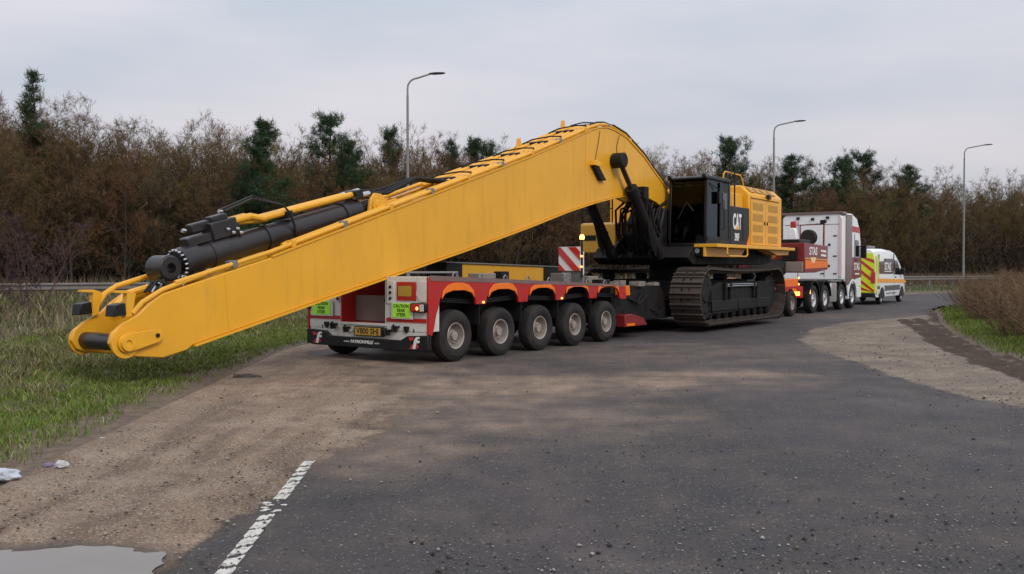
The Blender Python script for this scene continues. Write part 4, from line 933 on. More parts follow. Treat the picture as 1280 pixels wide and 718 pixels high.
# tracks
RT, YC0, YC1, ZC = .70, 10.52, 15.55, .925
def track_pos(u):
    L = YC1-YC0; per = 2*L+2*math.pi*RT; d = (u % 1)*per
    if d < L: return YC0+d, ZC-RT-.0, 180
    d -= L
    if d < math.pi*RT: a = d/RT; return YC1+RT*math.sin(a), ZC-RT*math.cos(a), 180-math.degrees(a)
    d -= math.pi*RT
    if d < L:
        sag = .05*math.sin(math.pi*d/L); return YC1-d, ZC+RT-sag, 0
    d -= L; a = d/RT; return YC0-RT*math.sin(a), ZC+RT*math.cos(a), -math.degrees(a)
PIT = (2*(YC1-YC0)+2*math.pi*RT)/54
def shoe_mesh():
    m = MB(); w = .43; h = PIT*.485
    for x0, x1 in ((-w, -.13), (-.07, .07), (.13, w)): m.box(x0, x1, -h, h, .0, .028)
    for x0, x1 in ((-.131, -.069), (.069, .131)): m.box(x0, x1, -h, -.045, .0, .028); m.box(x0, x1, .035, h, .0, .028)
    m.prism([(-h, .027), (-h+.012, .075), (-h+.032, .075), (-h+.05, .027)], -w, w); m.prism([(.055, .027), (.062, .062), (.078, .062), (.088, .027)], -w, w)
    m.box(-.11, .11, -h*1.02, h*1.02, -.07, .001)
    me = m.mesh('track_shoe'); me.materials.append(STEEL); return me
SH = shoe_mesh()
def wheelm(m, x0, x1, y, z, r, n=24):
    m.lathe([(x0, 0), (x0, r*.72), (x0+.03, r*.8), (x0+.03, r), (x1-.03, r), (x1-.03, r*.8), (x1, r*.72), (x1, r*.3), (x1+.03, r*.26), (x1+.03, 0)], (0, y, z), n)
for sg in (1, -1):
    cx = 1.745*sg
    m = MB(); m.prism([(10.75, .55), (10.6, .75), (10.8, 1.1), (11.4, 1.28), (14.9, 1.28), (15.5, 1.1), (15.7, .75), (15.4, .50), (11.1, .42)], cx-.24, cx+.24); tk = m.build('track', DRK, EX, bevel=.03)
    m = MB()
    for i in range(9): wheelm(m, cx-.22, cx+.22, 10.95+.545*i, .42, .13, 16)
    for y_ in (12.1, 14.2): wheelm(m, cx-.18, cx+.18, y_, 1.42, .10, 14)
    each(m, 'roller', DRK, tk)
    m = MB(); wheelm(m, cx-.26, cx+.24, YC0, ZC, .60, 32); m.build('idler', DRK, tk)
    m = MB(); wheelm(m, cx-.2, cx+.2, YC1, ZC, .52, 32)
    for k in range(17): a = 2*math.pi*k/17; m.prism([(YC1+.50*math.cos(a-.08), ZC+.50*math.sin(a-.08)), (YC1+.61*math.cos(a-.03), ZC+.61*math.sin(a-.03)), (YC1+.61*math.cos(a+.03), ZC+.61*math.sin(a+.03)), (YC1+.50*math.cos(a+.08), ZC+.50*math.sin(a+.08))], cx-.05, cx+.05)
    m.build('sprocket', DRK, tk)
    xo = cx+.25*sg
    for (y0, y1) in ((10.9, 12.7), (12.75, 14.2), (14.25, 15.3)): MB().box(min(xo, xo+.03*sg), max(xo, xo+.03*sg), y0, y1, .52, .80).build('track_guard', BLK, tk, bevel=.01)
    m = MB()
    for z in (1.17, 1.22): m.cyl((xo+.06*sg, 11.7, z), (xo+.06*sg, 14.1, z), .018, n=8)
    each(m, 'step_bar', CHROME, tk)
    m = MB()
    for y_ in (11.75, 12.1, 13.9, 14.15): m.box(min(xo, xo+.09*sg), max(xo, xo+.09*sg), y_-.05, y_+.05, 1.08, 1.28); m.box(min(xo, xo+.07*sg), max(xo, xo+.07*sg), y_-.03, y_+.03, .8, 1.1)
    each(m, 'step_bracket', DRK, tk, .008)
    for i in range(54):
        y_, z_, a = track_pos(i/54+.004); o = bpy.data.objects.new('track_shoe', SH); COL.objects.link(o); o.parent = tk
        o.location = (cx, y_-13.1, z_); o.rotation_euler = (R(-a), 0, 0)
m = MB(); m.box(-1.55, 1.55, 11.6, 14.7, .82, 1.35); m.lathe([(1.34, 0), (1.34, .85), (1.75, .85), (1.75, 0)], (0, 13.15, 0), 32, 'z'); m.build('carbody', DRK, EX, bevel=.03)
m = MB(); m.prism([(10.95, 1.76), (10.6, 1.95), (10.9, 2.24), (17.1, 2.24), (17.1, 1.86), (16.2, 1.76)], -1.45, 1.45); m.build('swing_frame', DRK, EX, bevel=.02)
m = MB()
for sg in (1, -1): m.prism([(11.0, 2.2), (10.25, 1.9), (10.1, 2.05), (10.4, 2.35), (11.9, 3.05), (12.5, 3.05), (13.1, 2.2)], sg*.56-.04, sg*.56+.04)
each(m, 'boom_bracket', DRK, EX, .01)
# deck, catwalk
dk = MB().box(1.46, 2.12, 10.98, 17.35, 2.22, 2.31).build('catwalk', YEL, EX, bevel=.01)
MB().prism([(10.98, 1.97), (10.98, 2.215), (13.9, 2.215), (13.6, 2.02), (13.2, 1.97)], 1.72, 1.78).build('side_skirt', YEL, dk, bevel=.01)
MB().prism([(15.3, 2.215), (17.3, 2.215), (17.2, 2.08), (16.2, 2.06)], 1.6, 1.95).build('tail_bracket', YEL, dk, bevel=.01)
m = MB(); m.tube([(2.13, 11.65, 2.24), (2.14, 11.62, 2.05), (2.14, 11.75, 1.99), (2.14, 13.0, 1.99), (2.14, 13.12, 2.05), (2.13, 13.1, 2.24)], .022, 7); m.build('fold_rail', YEL, dk)
# cab
CX0, CX1, CY0, CY1, CZ0, CZ1 = .64, 1.76, 11.1, 12.78, 1.97, 4.13
cabp = MB().box(CX0, CX1, CY0, CY1, CZ0, 2.34).build('cab', BLK, EX, bevel=.03, label='black operator cab with large windows')
fy = lambda z: CY0-.0+.10*max(0, (z-3.0)/1.1)      # windscreen leans back at the top
m = MB()
for x in (CX0, CX1-.08): m.prism([(CY0, 2.33), (CY0+.09, 2.33), (CY0+.10, 3.1), (fy(4.05)+.09, 4.05), (fy(4.05), 4.05), (CY0, 3.0)], x, x+.08)
for x in (CX0, CX1-.07): m.box(x, x+.07, CY1-.10, CY1, 2.33, 4.05); m.box(x, x+.07, 12.02, 12.12, 2.33, 4.05); m.prism([(CY0, 2.335), (CY0, 2.46), (CY1, 2.46), (CY1, 2.335)], x+.003, x+.067)
m.build('frame_posts', BLK, cabp, bevel=.012)
MB().prism([(CY0+.0, 4.04), (CY0-.02, 4.10), (CY0+.12, 4.15), (CY1-.1, 4.16), (CY1+.01, 4.10), (CY1+.01, 4.04)], CX0-.02, CX1+.02).build('cab_roof', BLK, cabp, bevel=.03)
MB().box(CX0+.02, CX1-.02, CY1-.03, CY1+.02, 2.34, 4.03).build('rear_wall', TRIM, cabp)
MB().prism([(CY0+.02, 2.36), (CY0+.035, 2.36), (CY0+.045, 3.0), (fy(4.03)+.045, 4.03), (fy(4.03)+.03, 4.03), (CY0+.03, 3.0)], CX0+.08, CX1-.08).build('windscreen', GLS, cabp)
MB().box(CX1-.03, CX1-.018, CY0+.10, 12.02, 2.46, 4.03).build('side_window', GLS2, cabp); MB().box(CX0+.018, CX0+.03, CY0+.1, CY1-.1, 2.46, 4.03).build('side_window', DGLS, cabp)
MB().box(CX1-.03, CX1-.014, 12.12, CY1-.10, 2.46, 4.03).build('rear_side_panel', BLK, cabp, bevel=.01)
MB().box(CX1-.012, CX1-.004, 12.25, 12.55, 3.3, 3.75).build('quarter_window', DGLS, cabp, bevel=.02)
m = MB(); m.box(CX1, CX1+.02, 11.14, 12.02, 2.40, 2.52); m.box(CX1, CX1+.025, 11.98, 12.04, 2.40, 4.0); m.tube([(CX1+.03, 12.15, 2.7), (CX1+.07, 12.15, 2.75), (CX1+.07, 12.15, 3.5), (CX1+.03, 12.15, 3.55)], .016, 6); m.build('door_edge', BLK, cabp, bevel=.006)
m = MB(); m.box(CX1+.02, CX1+.10, 11.75, 11.95, 3.42, 3.75); m.tube([(CX1, 11.3, 3.95), (CX1+.06, 11.8, 3.8)], .015, 6); m.build('mirror', BLK, cabp, bevel=.02)
m = MB(); m.box(CX0+.3, CX1-.3, 12.1, 12.25, 2.7, 3.65); m.box(CX0+.3, CX1-.3, 11.7, 12.2, 2.6, 2.75); m.box(CX0+.42, CX1-.42, 12.12, 12.22, 3.66, 3.85); m.box(CX0+.1, CX0+.28, 11.5, 12.1, 2.4, 2.95); each(m, 'seat', TRIM, cabp, .05)
for x in (CX0+.06, CX1-.06): MB().lathe([(-.07, 0), (-.07, .04), (-.05, .055), (0, .05)], (x, CY0+.0, 4.13), 14, 'y').build('roof_lamp', DRK, cabp); 
MB().lathe([(-.035, 0), (-.03, .06), (-.01, .075), (0, .075)], (1.50, CY0, 2.13), 18, 'y').build('head_lamp', LENS, cabp)
m = MB(); m.tube([(CX0+.3, CY0-.015, 2.99), (CX0+.55, CY0+.01, 3.45), (CX0+.75, CY0+.0, 3.2)], .012, 5); m.build('wiper', INK, cabp)
# black side panel with maker's name
sp = MB().box(1.66, 1.76, 12.80, 14.27, 2.32, 3.42).build('side_door', BLK, EX, bevel=.02)
MB().box(1.761, 1.77, 13.75, 14.02, 2.45, 3.25).build('grille', INK, sp, bevel=.005)
text('CAT', .60, WINK, sp, (1.7625, 13.30, 2.97), 'side', bold=.02, sx=.54)
MB().prism([(13.17, 2.765), (13.44, 2.765), (13.30, 2.91)], 1.7665, 1.770).build('emblem', ORGS, sp)
text('390F', .30, WINK, sp, (1.7625, 13.28, 2.54), 'side', bold=.008, sx=.60)
MB().prism([(14.02, 2.33), (14.22, 2.33), (14.22, 2.62)], 1.7625, 1.766).build('orange_mark', ORG, sp)
# engine housing
eh = MB().prism([(-1.55, 2.3), (-1.55, 3.9), (-1.3, 4.14), (1.42, 4.14), (1.70, 3.88), (1.70, 2.3)], 14.42, 17.3, 'y').build('engine_housing', YEL, EX, bevel=.05)
MB().prism([(-1.5, 2.3), (-1.5, 3.86), (1.5, 3.86), (1.55, 2.3)], 12.85, 14.415, 'y').build('front_housing', YEL, EX, bevel=.04)
for (y0, y1) in ((14.52, 15.72), (15.76, 16.95)):
    d_ = MB().box(1.702, 1.726, y0, y1, 2.36, 3.72).build('engine_door', YEL, eh, bevel=.008)
for i, (y0, y1) in enumerate(((14.64, 15.50), (15.95, 16.80))):
    for k in range(4): MB().box(1.727, 1.734, y0, y1, 2.43+.325*k, 2.43+.325*k+.215).build('vent', YEL2, eh, bevel=.004)
for y_ in (15.62, 15.86): MB().box(1.727, 1.75, y_-.03, y_+.03, 2.98, 3.08).build('latch', BLK, eh, bevel=.004)
nrm = Vector((.26, 0, .28)).normalized()
for k in range(4):
    y0 = 14.62+.58*k; m = MB(); a, b = Vector((1.66, 0, 3.925)), Vector((1.47, 0, 4.095)); o1, o2 = nrm*.012, nrm*.02
    v = [(a+o1+Vector((0,y0,0))), (b+o1+Vector((0,y0,0))), (b+o1+Vector((0,y0+.44,0))), (a+o1+Vector((0,y0+.44,0)))]; v += [p+nrm*.012 for p in v]
    m.add(v, [(0,1,2,3),(4,5,6,7),(0,1,5,4),(1,2,6,5),(2,3,7,6),(3,0,4,7)]); m.build('vent', YEL2, eh)
MB().box(1.70, 1.75, 14.5, 17.0, 3.755, 3.79).build('drip_rail', YEL, eh, bevel=.005)
MB().box(1.72, 1.82, 15.78, 15.98, 3.78, 3.92).build('camera_box', BLK, eh, bevel=.01)
MB().prism([(-1.45, 1.95), (-1.7, 2.3), (-1.7, 3.5), (-1.4, 3.7), (1.3, 3.7), (1.55, 3.5), (1.55, 2.3), (1.3, 1.95)], 17.302, 17.75, 'y').build('counterweight', YEL, EX, bevel=.08)
m = MB(); m.tube([(1.5, 12.9, 3.3), (1.5, 12.9, 4.32), (1.5, 13.05, 4.42), (1.45, 14.35, 4.42), (1.45, 14.5, 4.30), (1.45, 14.6, 4.1)], .02, 7); m.build('guard_rail', YEL, EX)
m = MB(); m.tube([(1.62, 13.45, 3.35), (1.62, 13.45, 4.43), (1.1, 13.45, 4.43), (1.1, 13.45, 3.85)], .024, 7); m.tube([(1.62, 12.86, 3.4), (1.62, 12.86, 3.75)], .024, 6); each(m, 'hand_rail', BLK, EX)
# right hand side of the machine, seen under the boom
rb = MB().prism([(10.9, 2.1), (10.9, 2.9), (11.0, 2.96), (12.6, 2.96), (12.6, 2.1)], -2.02, -.86).build('tool_locker', YEL, EX, bevel=.03)
MB().box(-1.9, -1.5, 10.885, 10.898, 2.45, 2.6).build('step_recess', DRK, rb); MB().box(-1.3, -1.1, 10.885, 10.898, 2.35, 2.7).build('handle', DRK, rb)
MB().prism([(12.6, 2.25), (12.6, 3.9), (12.9, 4.0), (14.4, 4.0), (14.4, 2.25)], -2.0, -.75).build('fuel_tank', YEL, EX, bevel=.04)
m = MB()
for x in (-1.98, -1.5, -1.0): m.tube([(x, 10.95, 2.95), (x, 10.95, 3.75)], .022, 6)
m.tube([(-1.98, 10.95, 3.75), (-1.0, 10.95, 3.75)], .022, 6); m.tube([(-1.98, 10.95, 3.35), (-1.0, 10.95, 3.35)], .018, 6); m.box(-1.9, -1.55, 11.0, 11.1, 3.2, 3.7); m.build('step_rail', BLK, EX)
# boom
TOPL = [(-4.41,1.31),(-2.52,1.82),(4.5,4.02),(6.6,4.74),(7.2,4.95),(7.6,5.06),(7.95,5.11),(8.35,5.09),(8.99,4.98),(10.0,4.57),(10.72,4.17),(11.4,3.82),(12.3,3.2)]
tz = lambda s_: float(np.interp(s_, [p[0] for p in TOPL], [p[1] for p in TOPL]))
FOOT = arc((12.45, 2.82), .36, 70, -140, 8)
BOT = [(11.9, 2.90), (11.34, 3.24), (10.7, 3.45), (10.0, 3.57), (9.3, 3.57), (8.36,3.44),(7.36,3.25),(6.15,2.98),(4.5,2.55),(2.44,2.05),(-1.89,1.055),(-3.93,.58),(-4.04,.51),(-4.42,.43),(-5.0,.50)]
LUG = [(-5.14,.56),(-5.21,.68),(-5.17,.81),(-5.03,.92),(-4.78,1.04),(-4.62,1.18)]
side = TOPL+FOOT+BOT+LUG
bo = MB()
for sg in (1, -1): bo.prism(side, .42*sg, .48*sg)
BOOM = bo.build('boom', YELB, EX, bevel=.012, label='long tapering yellow box boom pointing to the left')
inner = [p for p in TOPL if p[0] > -2.6]; inner = [(-3.2, tz(-3.2)-.01)]+[(a, b-.012) for a, b in inner]+[(12.3, 2.9)]+[(a, b+.012) for a, b in BOT if a > -1.9]+[(-3.2, .78), (-3.35, 1.1)]
MB().prism(inner, -.419, .419).build('boom_core', YEL, BOOM)
m = MB(); bf = [p for p in BOT if p[0] > -4.0 and p[0] < 10.2]; m.prism([(a, b-.03) for a, b in bf]+[(a, b-.002) for a, b in bf[::-1]], -.525, .525); m.build('bottom_flange', YEL, BOOM)
m = MB(); tf = [p for p in TOPL if -4.3 < p[0] < 11.5]; m.prism([(a, b+.003) for a, b in tf]+[(a, b+.03) for a, b in tf[::-1]], .36, .50); m.build('top_flange', YEL, BOOM)
m = MB(); m.prism([(a, b+.003) for a, b in tf]+[(a, b+.03) for a, b in tf[::-1]], -.50, -.36); m.build('top_flange', YEL, BOOM)
MB().prism([(6.93, tz(6.93)-.02), (6.96, tz(6.96)-.02), (6.98, 3.19), (6.95, 3.18)], .481, .486).build('weld_seam', YEL, BOOM)
MB().prism([(-3.4, tz(-3.4)-.03), (-3.37, tz(-3.37)-.03), (-3.3, .76), (-3.33, .76)], .481, .486).build('weld_seam', YEL, BOOM)
# tip: pin, bosses, flag plate
MB().cyl((-.42, -5.0, .67), (.42, -5.0, .67), .115, n=24).build('tip_pin', CYLB, BOOM)
for sg in (1, -1):
    MB().lathe([(.48*sg, 0), (.48*sg, .20), (.52*sg, .20), (.52*sg, 0)], (0, -5.0, .67), 28).build('pin_boss', YEL, BOOM)
    MB().prism(arc((-5.0, .67), .125, 100, 280, 10)+[(-4.52, .66), (-4.46, .72), (-4.50, .82), (-4.6, .83)], min(.53*sg, .56*sg), max(.53*sg, .56*sg)).build('pin_retainer', YEL, BOOM, bevel=.006)
    MB().lathe([(.56*sg, 0), (.56*sg, .10), (.60*sg, .10), (.60*sg, .045), (.575*sg, .04), (.575*sg, 0)], (0, -5.0, .67), 22).build('pin_cap', YEL, BOOM)
    MB().cyl((.56*sg, -4.56, .75), (.585*sg, -4.56, .75), .028, n=8).build('bolt', DRK, BOOM)
    # work lamps on the cheeks
    MB().prism([(-4.86, 1.02), (-4.80, 1.32), (-4.92, 1.36), (-5.10, 1.36), (-5.10, 1.33), (-4.93, 1.32), (-4.96, 1.0)], sg*.40-.05, sg*.40+.05).build('lamp_bracket', YEL, BOOM, bevel=.005)
    b_ = MB().prism([(-5.16, 1.02), (-5.14, 1.17), (-4.99, 1.20), (-4.97, 1.04)], sg*.40-.10, sg*.40+.10).build('work_lamp', BLK, BOOM, bevel=.01)
# stick cylinder on the boom
def along(a, b, u): return (a[0], a[1]+(b[1]-a[1])*u, a[2]+(b[2]-a[2])*u)
E0, E1 = (0, -4.08, 1.655), (0, .10, 2.76)
cy = MB().cyl(along(E0, E1, .07), along(E0, E1, .91), .195, n=30).build('stick_cylinder', CYLB, EX, label='fat black hydraulic cylinder lying on the boom')
m = MB(); m.cyl(along(E0, E1, .062), along(E0, E1, .13), .225, n=30); m.cyl(along(E0, E1, .425), along(E0, E1, .44), .215, n=30); m.cyl(along(E0, E1, .83), along(E0, E1, .92), .215, n=30); m.cyl(along(E0, E1, .18), along(E0, E1, .30), .206, n=30)
each(m, 'gland', CYLB, cy)
m = MB()
for k in range(18):
    a = 2*math.pi*k/18; d = (Vector(E1)-Vector(E0)).normalized(); u_ = Vector((1,0,0)); w_ = d.cross(u_); c = Vector(along(E0, E1, .050))+(u_*math.cos(a)+w_*math.sin(a))*.20; m.cyl(c, c+d*.06, .022, n=6)
each(m, 'gland_bolt', CHROME, cy)
MB().lathe([(-.19, .075), (-.19, .16), (-.165, .185), (.165, .185), (.19, .16), (.19, .075)], E0, 30, closed=True).build('rod_eye', CYLB, cy)
MB().cyl(along(E0, E1, .03), along(E0, E1, .11), .12, n=20).build('rod', CYLB, cy)
for sg in (-1, 1):
    br = [(-.18, tz(-.18)-.02), (-.16, 2.62), (-.12, 2.86), (.0, 2.99), (.16, 2.98), (.32, 2.86), (.55, 2.93), (.66, 2.86), (.85, 2.98), (1.15, 2.98), (1.5, tz(1.5)+.02), (1.3, tz(1.3)-.03)]
    b_ = MB().prism(br, sg*.23-.03, sg*.23+.03).build('cylinder_bracket', YEL, BOOM, bevel=.008)
    MB().lathe([(.0, 0), (.0, .15), (.03*sg, .15), (.03*sg, .09), (.05*sg, .08), (.05*sg, 0)], (sg*.262, .06, 2.78), 22).build('cylinder_pin', YEL, BOOM)
    MB().cyl((sg*.262, .45, 2.78), (sg*.285, .45, 2.78), .05, n=12).build('bracket_bolt', DRK, BOOM)
MB().cyl(along(E0, E1, .90), along(E0, E1, 1.0), .14, n=20).build('cylinder_base', CYLB, cy)
# valve block and pipes on the cylinder
m = MB()
d_ = (Vector(E1)-Vector(E0)).normalized(); up_ = Vector((0, -d_.z, d_.y))
def onc(u, x, h): return Vector(along(E0, E1, u))+up_*h+Vector((x, 0, 0))
def obox(m, u0, u1, x0, x1, h0, h1):
    v = [onc(u, x, h) for u in (u0, u1) for x in (x0, x1) for h in (h0, h1)]
    m.add(v, [(0,1,3,2),(4,5,7,6),(0,1,5,4),(2,3,7,6),(0,2,6,4),(1,3,7,5)])
obox(m, .10, .23, -.12, .08, .19, .33); obox(m, .20, .31, -.16, .12, .19, .46); obox(m, .14, .24, -.14, -.0, .36, .50); obox(m, .30, .32, -.1, .1, .25, .42); obox(m, .22, .29, -.12, .04, .45, .54)
each(m, 'valve_block', CYLB, cy, .02)
m = MB()
for u, x, h in ((.12, -.07, .43), (.15, -.07, .47), (.27, .0, .58), (.28, .13, .24), (.30, .13, .28), (.31, .14, .21), (.26, .13, .31)): c = onc(u, x, h); m.cyl(c-Vector((0,.03,0)), c+Vector((0,.03,0)), .03, n=8)
each(m, 'fitting', CHROME, cy)
m = MB()
for x, h0 in ((-.10, .30), (.06, .30)): m.tube([onc(.30, x, h0+.10), onc(.38, x, h0+.10), onc(.43, x, h0+.02), onc(.92, x, h0)], .055, 10)
m.tube([onc(.32, .0, h0+.06), onc(.46, .02, h0-.02)], .045, 9); each(m, 'cylinder_pipe', YEL, cy)
m = MB()
m.tube([onc(.27, .1, .58), onc(.40, .1, .66), onc(.53, .12, .44), onc(.55, .16, .28)], .018, 6); m.tube([onc(.27, 0, .60), onc(.42, .0, .69), onc(.53, .03, .46)], .018, 6)
m.tube([onc(.54, .20, .33), onc(.54, .235, .1), onc(.545, .2, -.12)], .02, 6); obox(m, .53, .56, -.16, .16, .22, .33); obox(m, .90, .94, -.16, .18, .22, .36)
each(m, 'clamp_strap', BLK, cy)
m = MB(); m.cyl(onc(.88, -.10, .30), onc(.98, -.10, .30), .06); m.cyl(onc(.90, .12, .26), onc(.985, .12, .24), .055); each(m, 'pipe_union', CHROME, cy)
m = MB()
for x, h in ((-.10, .30), (.0, .26), (.12, .24), (-.2, .2)):
    a = onc(.97, x, h); m.tube([a, a+Vector((.05, .5, .06)), Vector((x*.6+.1, 1.2, tz(1.2)+.36)), Vector((x+.1, 1.75, tz(1.75)+.20)), Vector((x+.12, 2.1, tz(2.1)+.08))], .032, 8)
each(m, 'hydraulic_hose', DRK, cy)
# pipes along the boom top
def boom_pipe(x, r, s0, s1, lift, name='boom_pipe', mat=YEL, n=8):
    ss = sorted(set([s0, s1]+[a for a, b in TOPL if s0 < a < s1]+list(np.linspace(s0, s1, 10)))); m = MB(); m.tube([(x, s_, tz(s_)+lift) for s_ in ss], r, n); return m.build(name, mat, BOOM)
boom_pipe(.44, .035, -4.2, 11.2, .085); boom_pipe(.33, .03, -2.2, 10.6, .10); boom_pipe(.12, .04, 2.0, 10.6, .075); boom_pipe(-.05, .04, 2.0, 10.6, .075); boom_pipe(-.42, .035, -4.0, 10.8, .10); boom_pipe(-.28, .04, 1.9, 10.2, .09)
boom_pipe(.395, .018, 7.3, 11.3, .15, 'boom_hose', BLK, 6); boom_pipe(.47, .022, 8.3, 11.4, .13, 'boom_hose', BLK, 6)
for i, s_ in enumerate(np.arange(-3.2, 10.4, 1.13)):
    m = MB(); z = tz(s_); sl = (tz(s_+.05)-tz(s_-.05))/.1
    m.prism([(s_-.04, z-.04*sl+.03), (s_+.04, z+.04*sl+.03), (s_+.04, z+.04*sl+.13), (s_-.04, z-.04*sl+.13)], .28, .485)
    m.build('pipe_clamp', GREY if i % 2 == 0 else YEL, BOOM, bevel=.006)
    if s_ > 1.8:
        m = MB(); m.tube([(-.46, s_-.3, z+.11-.3*sl), (-.2, s_-.15, z+.19-.15*sl), (.15, s_+.05, z+.19+.05*sl), (.36, s_+.2, z+.14+.2*sl), (.42, s_+.12, z+.05+.12*sl)], .016, 6)
        m.prism([(s_-.2, z-.2*sl+.03), (s_-.1, z-.1*sl+.03), (s_-.1, z-.1*sl+.13), (s_-.2, z-.2*sl+.13)], -.34, .2); m.build('hose_clip', DRK, BOOM)
for s_ in (5.2, 7.1): m = MB(); m.prism([(s_, tz(s_)), (s_+.05, tz(s_)+.34), (s_+.16, tz(s_)+.37), (s_+.22, tz(s_+.22))], -.34, -.30); m.build('lifting_eye', YEL, BOOM, bevel=.01)
# tip hand rails / guard pipes beside the cylinder eye
m = MB(); m.tube([(-.42, -4.86, 1.10), (-.42, -4.72, 1.30), (-.42, -4.55, 1.40), (-.42, -3.4, 1.72), (-.42, -2.6, tz(-2.6)+.1)], .04, 8); m.tube([(-.22, -4.70, 1.12), (-.22, -4.5, 1.30), (-.22, -3.6, 1.52)], .05, 8); m.tube([(.44, -4.85, 1.05), (.44, -4.7, 1.2), (.44, -4.4, 1.36), (.44, -3.7, 1.58)], .035, 8)
each(m, 'guard_pipe', YEL, BOOM)
rc = random.Random(8); m = MB()
for i in range(12): y0, x0 = rc.uniform(-4.6, -3.7), rc.uniform(.02, .40); z0 = tz(max(y0, -4.41))+.02; m.tube([(x0, y0, z0), (x0+rc.uniform(-.1, .1), y0+.12, z0+rc.uniform(.06, .16)), (x0+rc.uniform(-.15, .15), y0+rc.uniform(.2, .35), z0+.08)], .02, 6)
each(m, 'tip_hose', DRK, BOOM)
m = MB()
for i in range(7): y0, x0 = rc.uniform(-4.5, -3.8), rc.uniform(.05, .38); z0 = tz(max(y0, -4.41)); m.cyl((x0, y0, z0), (x0, y0+.08, z0+.12), .03, n=8)
each(m, 'tip_fitting', CHROME, BOOM)
# box lamp on the side and boom cylinders
bl_ = MB().prism([(7.13, 4.12), (7.18, 4.24), (7.45, 4.22), (7.48, 4.14), (7.40, 4.10)], .481, .62).build('lamp_hood', YEL, BOOM, bevel=.01)
MB().prism([(7.16, 4.12), (7.42, 4.11), (7.78, 3.80), (7.52, 3.78)], .485, .59).build('side_lamp', DRK, BOOM, bevel=.02)
m = MB(); m.tube([(.49, 7.36, 4.22), (.49, 7.5, 4.6), (.49, 7.62, 5.0)], .008, 5); m.tube([(.49, 8.5, 4.4), (.49, 8.45, 4.7), (.49, 8.6, 5.0)], .008, 5); each(m, 'cable', INK, BOOM)
for sg in (1, -1):
    A, B = Vector((.66*sg, 8.28, 4.33)), Vector((.72*sg, 10.45, 1.98)); D = B-A
    bc = MB().cyl(A+D*.30, A+D*1.0, .135, .135, n=22).build('boom_cylinder', DRK, EX)
    MB().cyl(A, A+D*.40, .065, n=16).build('rod', CHROME if sg < 0 else CYLB, bc); MB().lathe([(.485*sg, 0), (.485*sg, .16), (.52*sg, .19), (.80*sg, .19), (.82*sg, .16), (.82*sg, 0)], (0, 8.28, 4.33), 24).build('rod_eye', DRK, bc)
    m = MB(); m.cyl(A+D*.27, A+D*.36, .165, n=22); m.cyl(A+D*.9, A+D*1.0, .16, n=20)
    for k in range(3): q0 = A+D*(.34+.05*k)+Vector((.1*sg, .12, .1)); m.tube([q0, q0+Vector((.06*sg, .25, -.1)), q0+Vector((.02, .35+.1*k, -.6)), q0+Vector((0, .7, -1.4))], .03, 7)
    m.box(min(.58*sg, .86*sg), max(.58*sg, .86*sg), 9.25, 9.5, 3.45, 3.75); each(m, 'cylinder_head', DRK, bc)
rc = random.Random(21); m = MB()
for i in range(26):
    x0, y0, z0 = rc.uniform(-.5, .62), rc.uniform(10.3, 11.1), rc.uniform(2.1, 2.7); m.tube([(x0, y0, z0), (x0+rc.uniform(-.1, .1), y0-.15, z0+.35), (x0+rc.uniform(-.15, .15), y0+.1, z0+.75), (x0*.8, y0+.6, z0+.9)], .03, 6)
each(m, 'hydraulic_hose', DRK, EX)
mb_ = MB(); mb_.prism([(10.55, 2.2), (10.45, 2.9), (10.8, 3.25), (11.9, 3.2), (12.0, 2.2)], -.30, .36); mb_.build('dark_filler', DRK, EX, bevel=.05)  # dark mass added to blacken the gap below the boom foot
mb_ = MB(); mb_.prism([(10.9, 2.2), (10.75, 2.75), (11.0, 3.3), (11.9, 3.3), (12.0, 2.2)], .37, .60); mb_.build('dark_filler_side', DRK, EX, bevel=.05)  # second dark mass added beside it, next to the cab
m = MB()
for i in range(14):
    x0 = rc.uniform(-.4, .75); m.tube([(x0, 10.6+rc.uniform(-.1, .1), 2.1), (x0+rc.uniform(-.1, .1), 10.2+rc.uniform(-.15, .1), 2.6), (x0*.9, 10.0+rc.uniform(-.1, .2), 3.1+rc.uniform(-.1, .2)), (x0*.7, 10.3, 3.45)], .035, 6)
each(m, 'hydraulic_hose', DRK, EX)
MB().lathe([(-.65, 0), (-.65, .13), (.65, .13), (.65, 0)], (0, 12.45, 2.82), 20).build('foot_pin', DRK, BOOM)

# ------------------------------------------------------------------ tractor unit
OFF = (0, 25, 0)
TU = empty('tractor_unit', W(0, 25), RZ35, 'white four axle heavy haulage tractor coupled to the gooseneck', 'truck')
DW = wheel_meshes(.52, .30, .29, 'alu')
for i, s_ in enumerate((22.3, 23.72, 26.0, 27.55)):
    add_wheel(DW, TU, (1.10, s_-25, .52)); add_wheel(DW, TU, (-1.10, s_-25, .52), False); MB().cyl((-.95, s_, .52), (.95, s_, .52), .09).build('axle', DRK, TU)
MB().box(-.45, .45, 21.9, 28.6, .62, 1.0).build('chassis', DRK, TU, bevel=.02)
for sg in (1, -1):
    for s_ in (22.3, 23.72):
        m = MB(); o_ = arc((s_, .52), .70, 175, 5, 12)+arc((s_, .52), .65, 5, 175, 12); m.prism(o_, sg*1.1-.17, sg*1.1+.17); m.build('mudguard', BLK, TU)
    m = MB(); m.box(min(.62*sg, 1.22*sg), max(.62*sg, 1.22*sg), 24.55, 25.35, .32, 1.12); ft = m.build('fuel_tank', SIL, TU, bevel=.06)
    for k in range(3): MB().box(min(1.221*sg, 1.235*sg), max(1.221*sg, 1.235*sg), 24.68+.2*k, 24.80+.2*k, .36, 1.08).build('tank_rib', SIL, ft, bevel=.006)
MB().box(-1.25, 1.25, 24.45, 26.2, 1.125, 1.19).build('deck_plate', GREY, TU, bevel=.01)
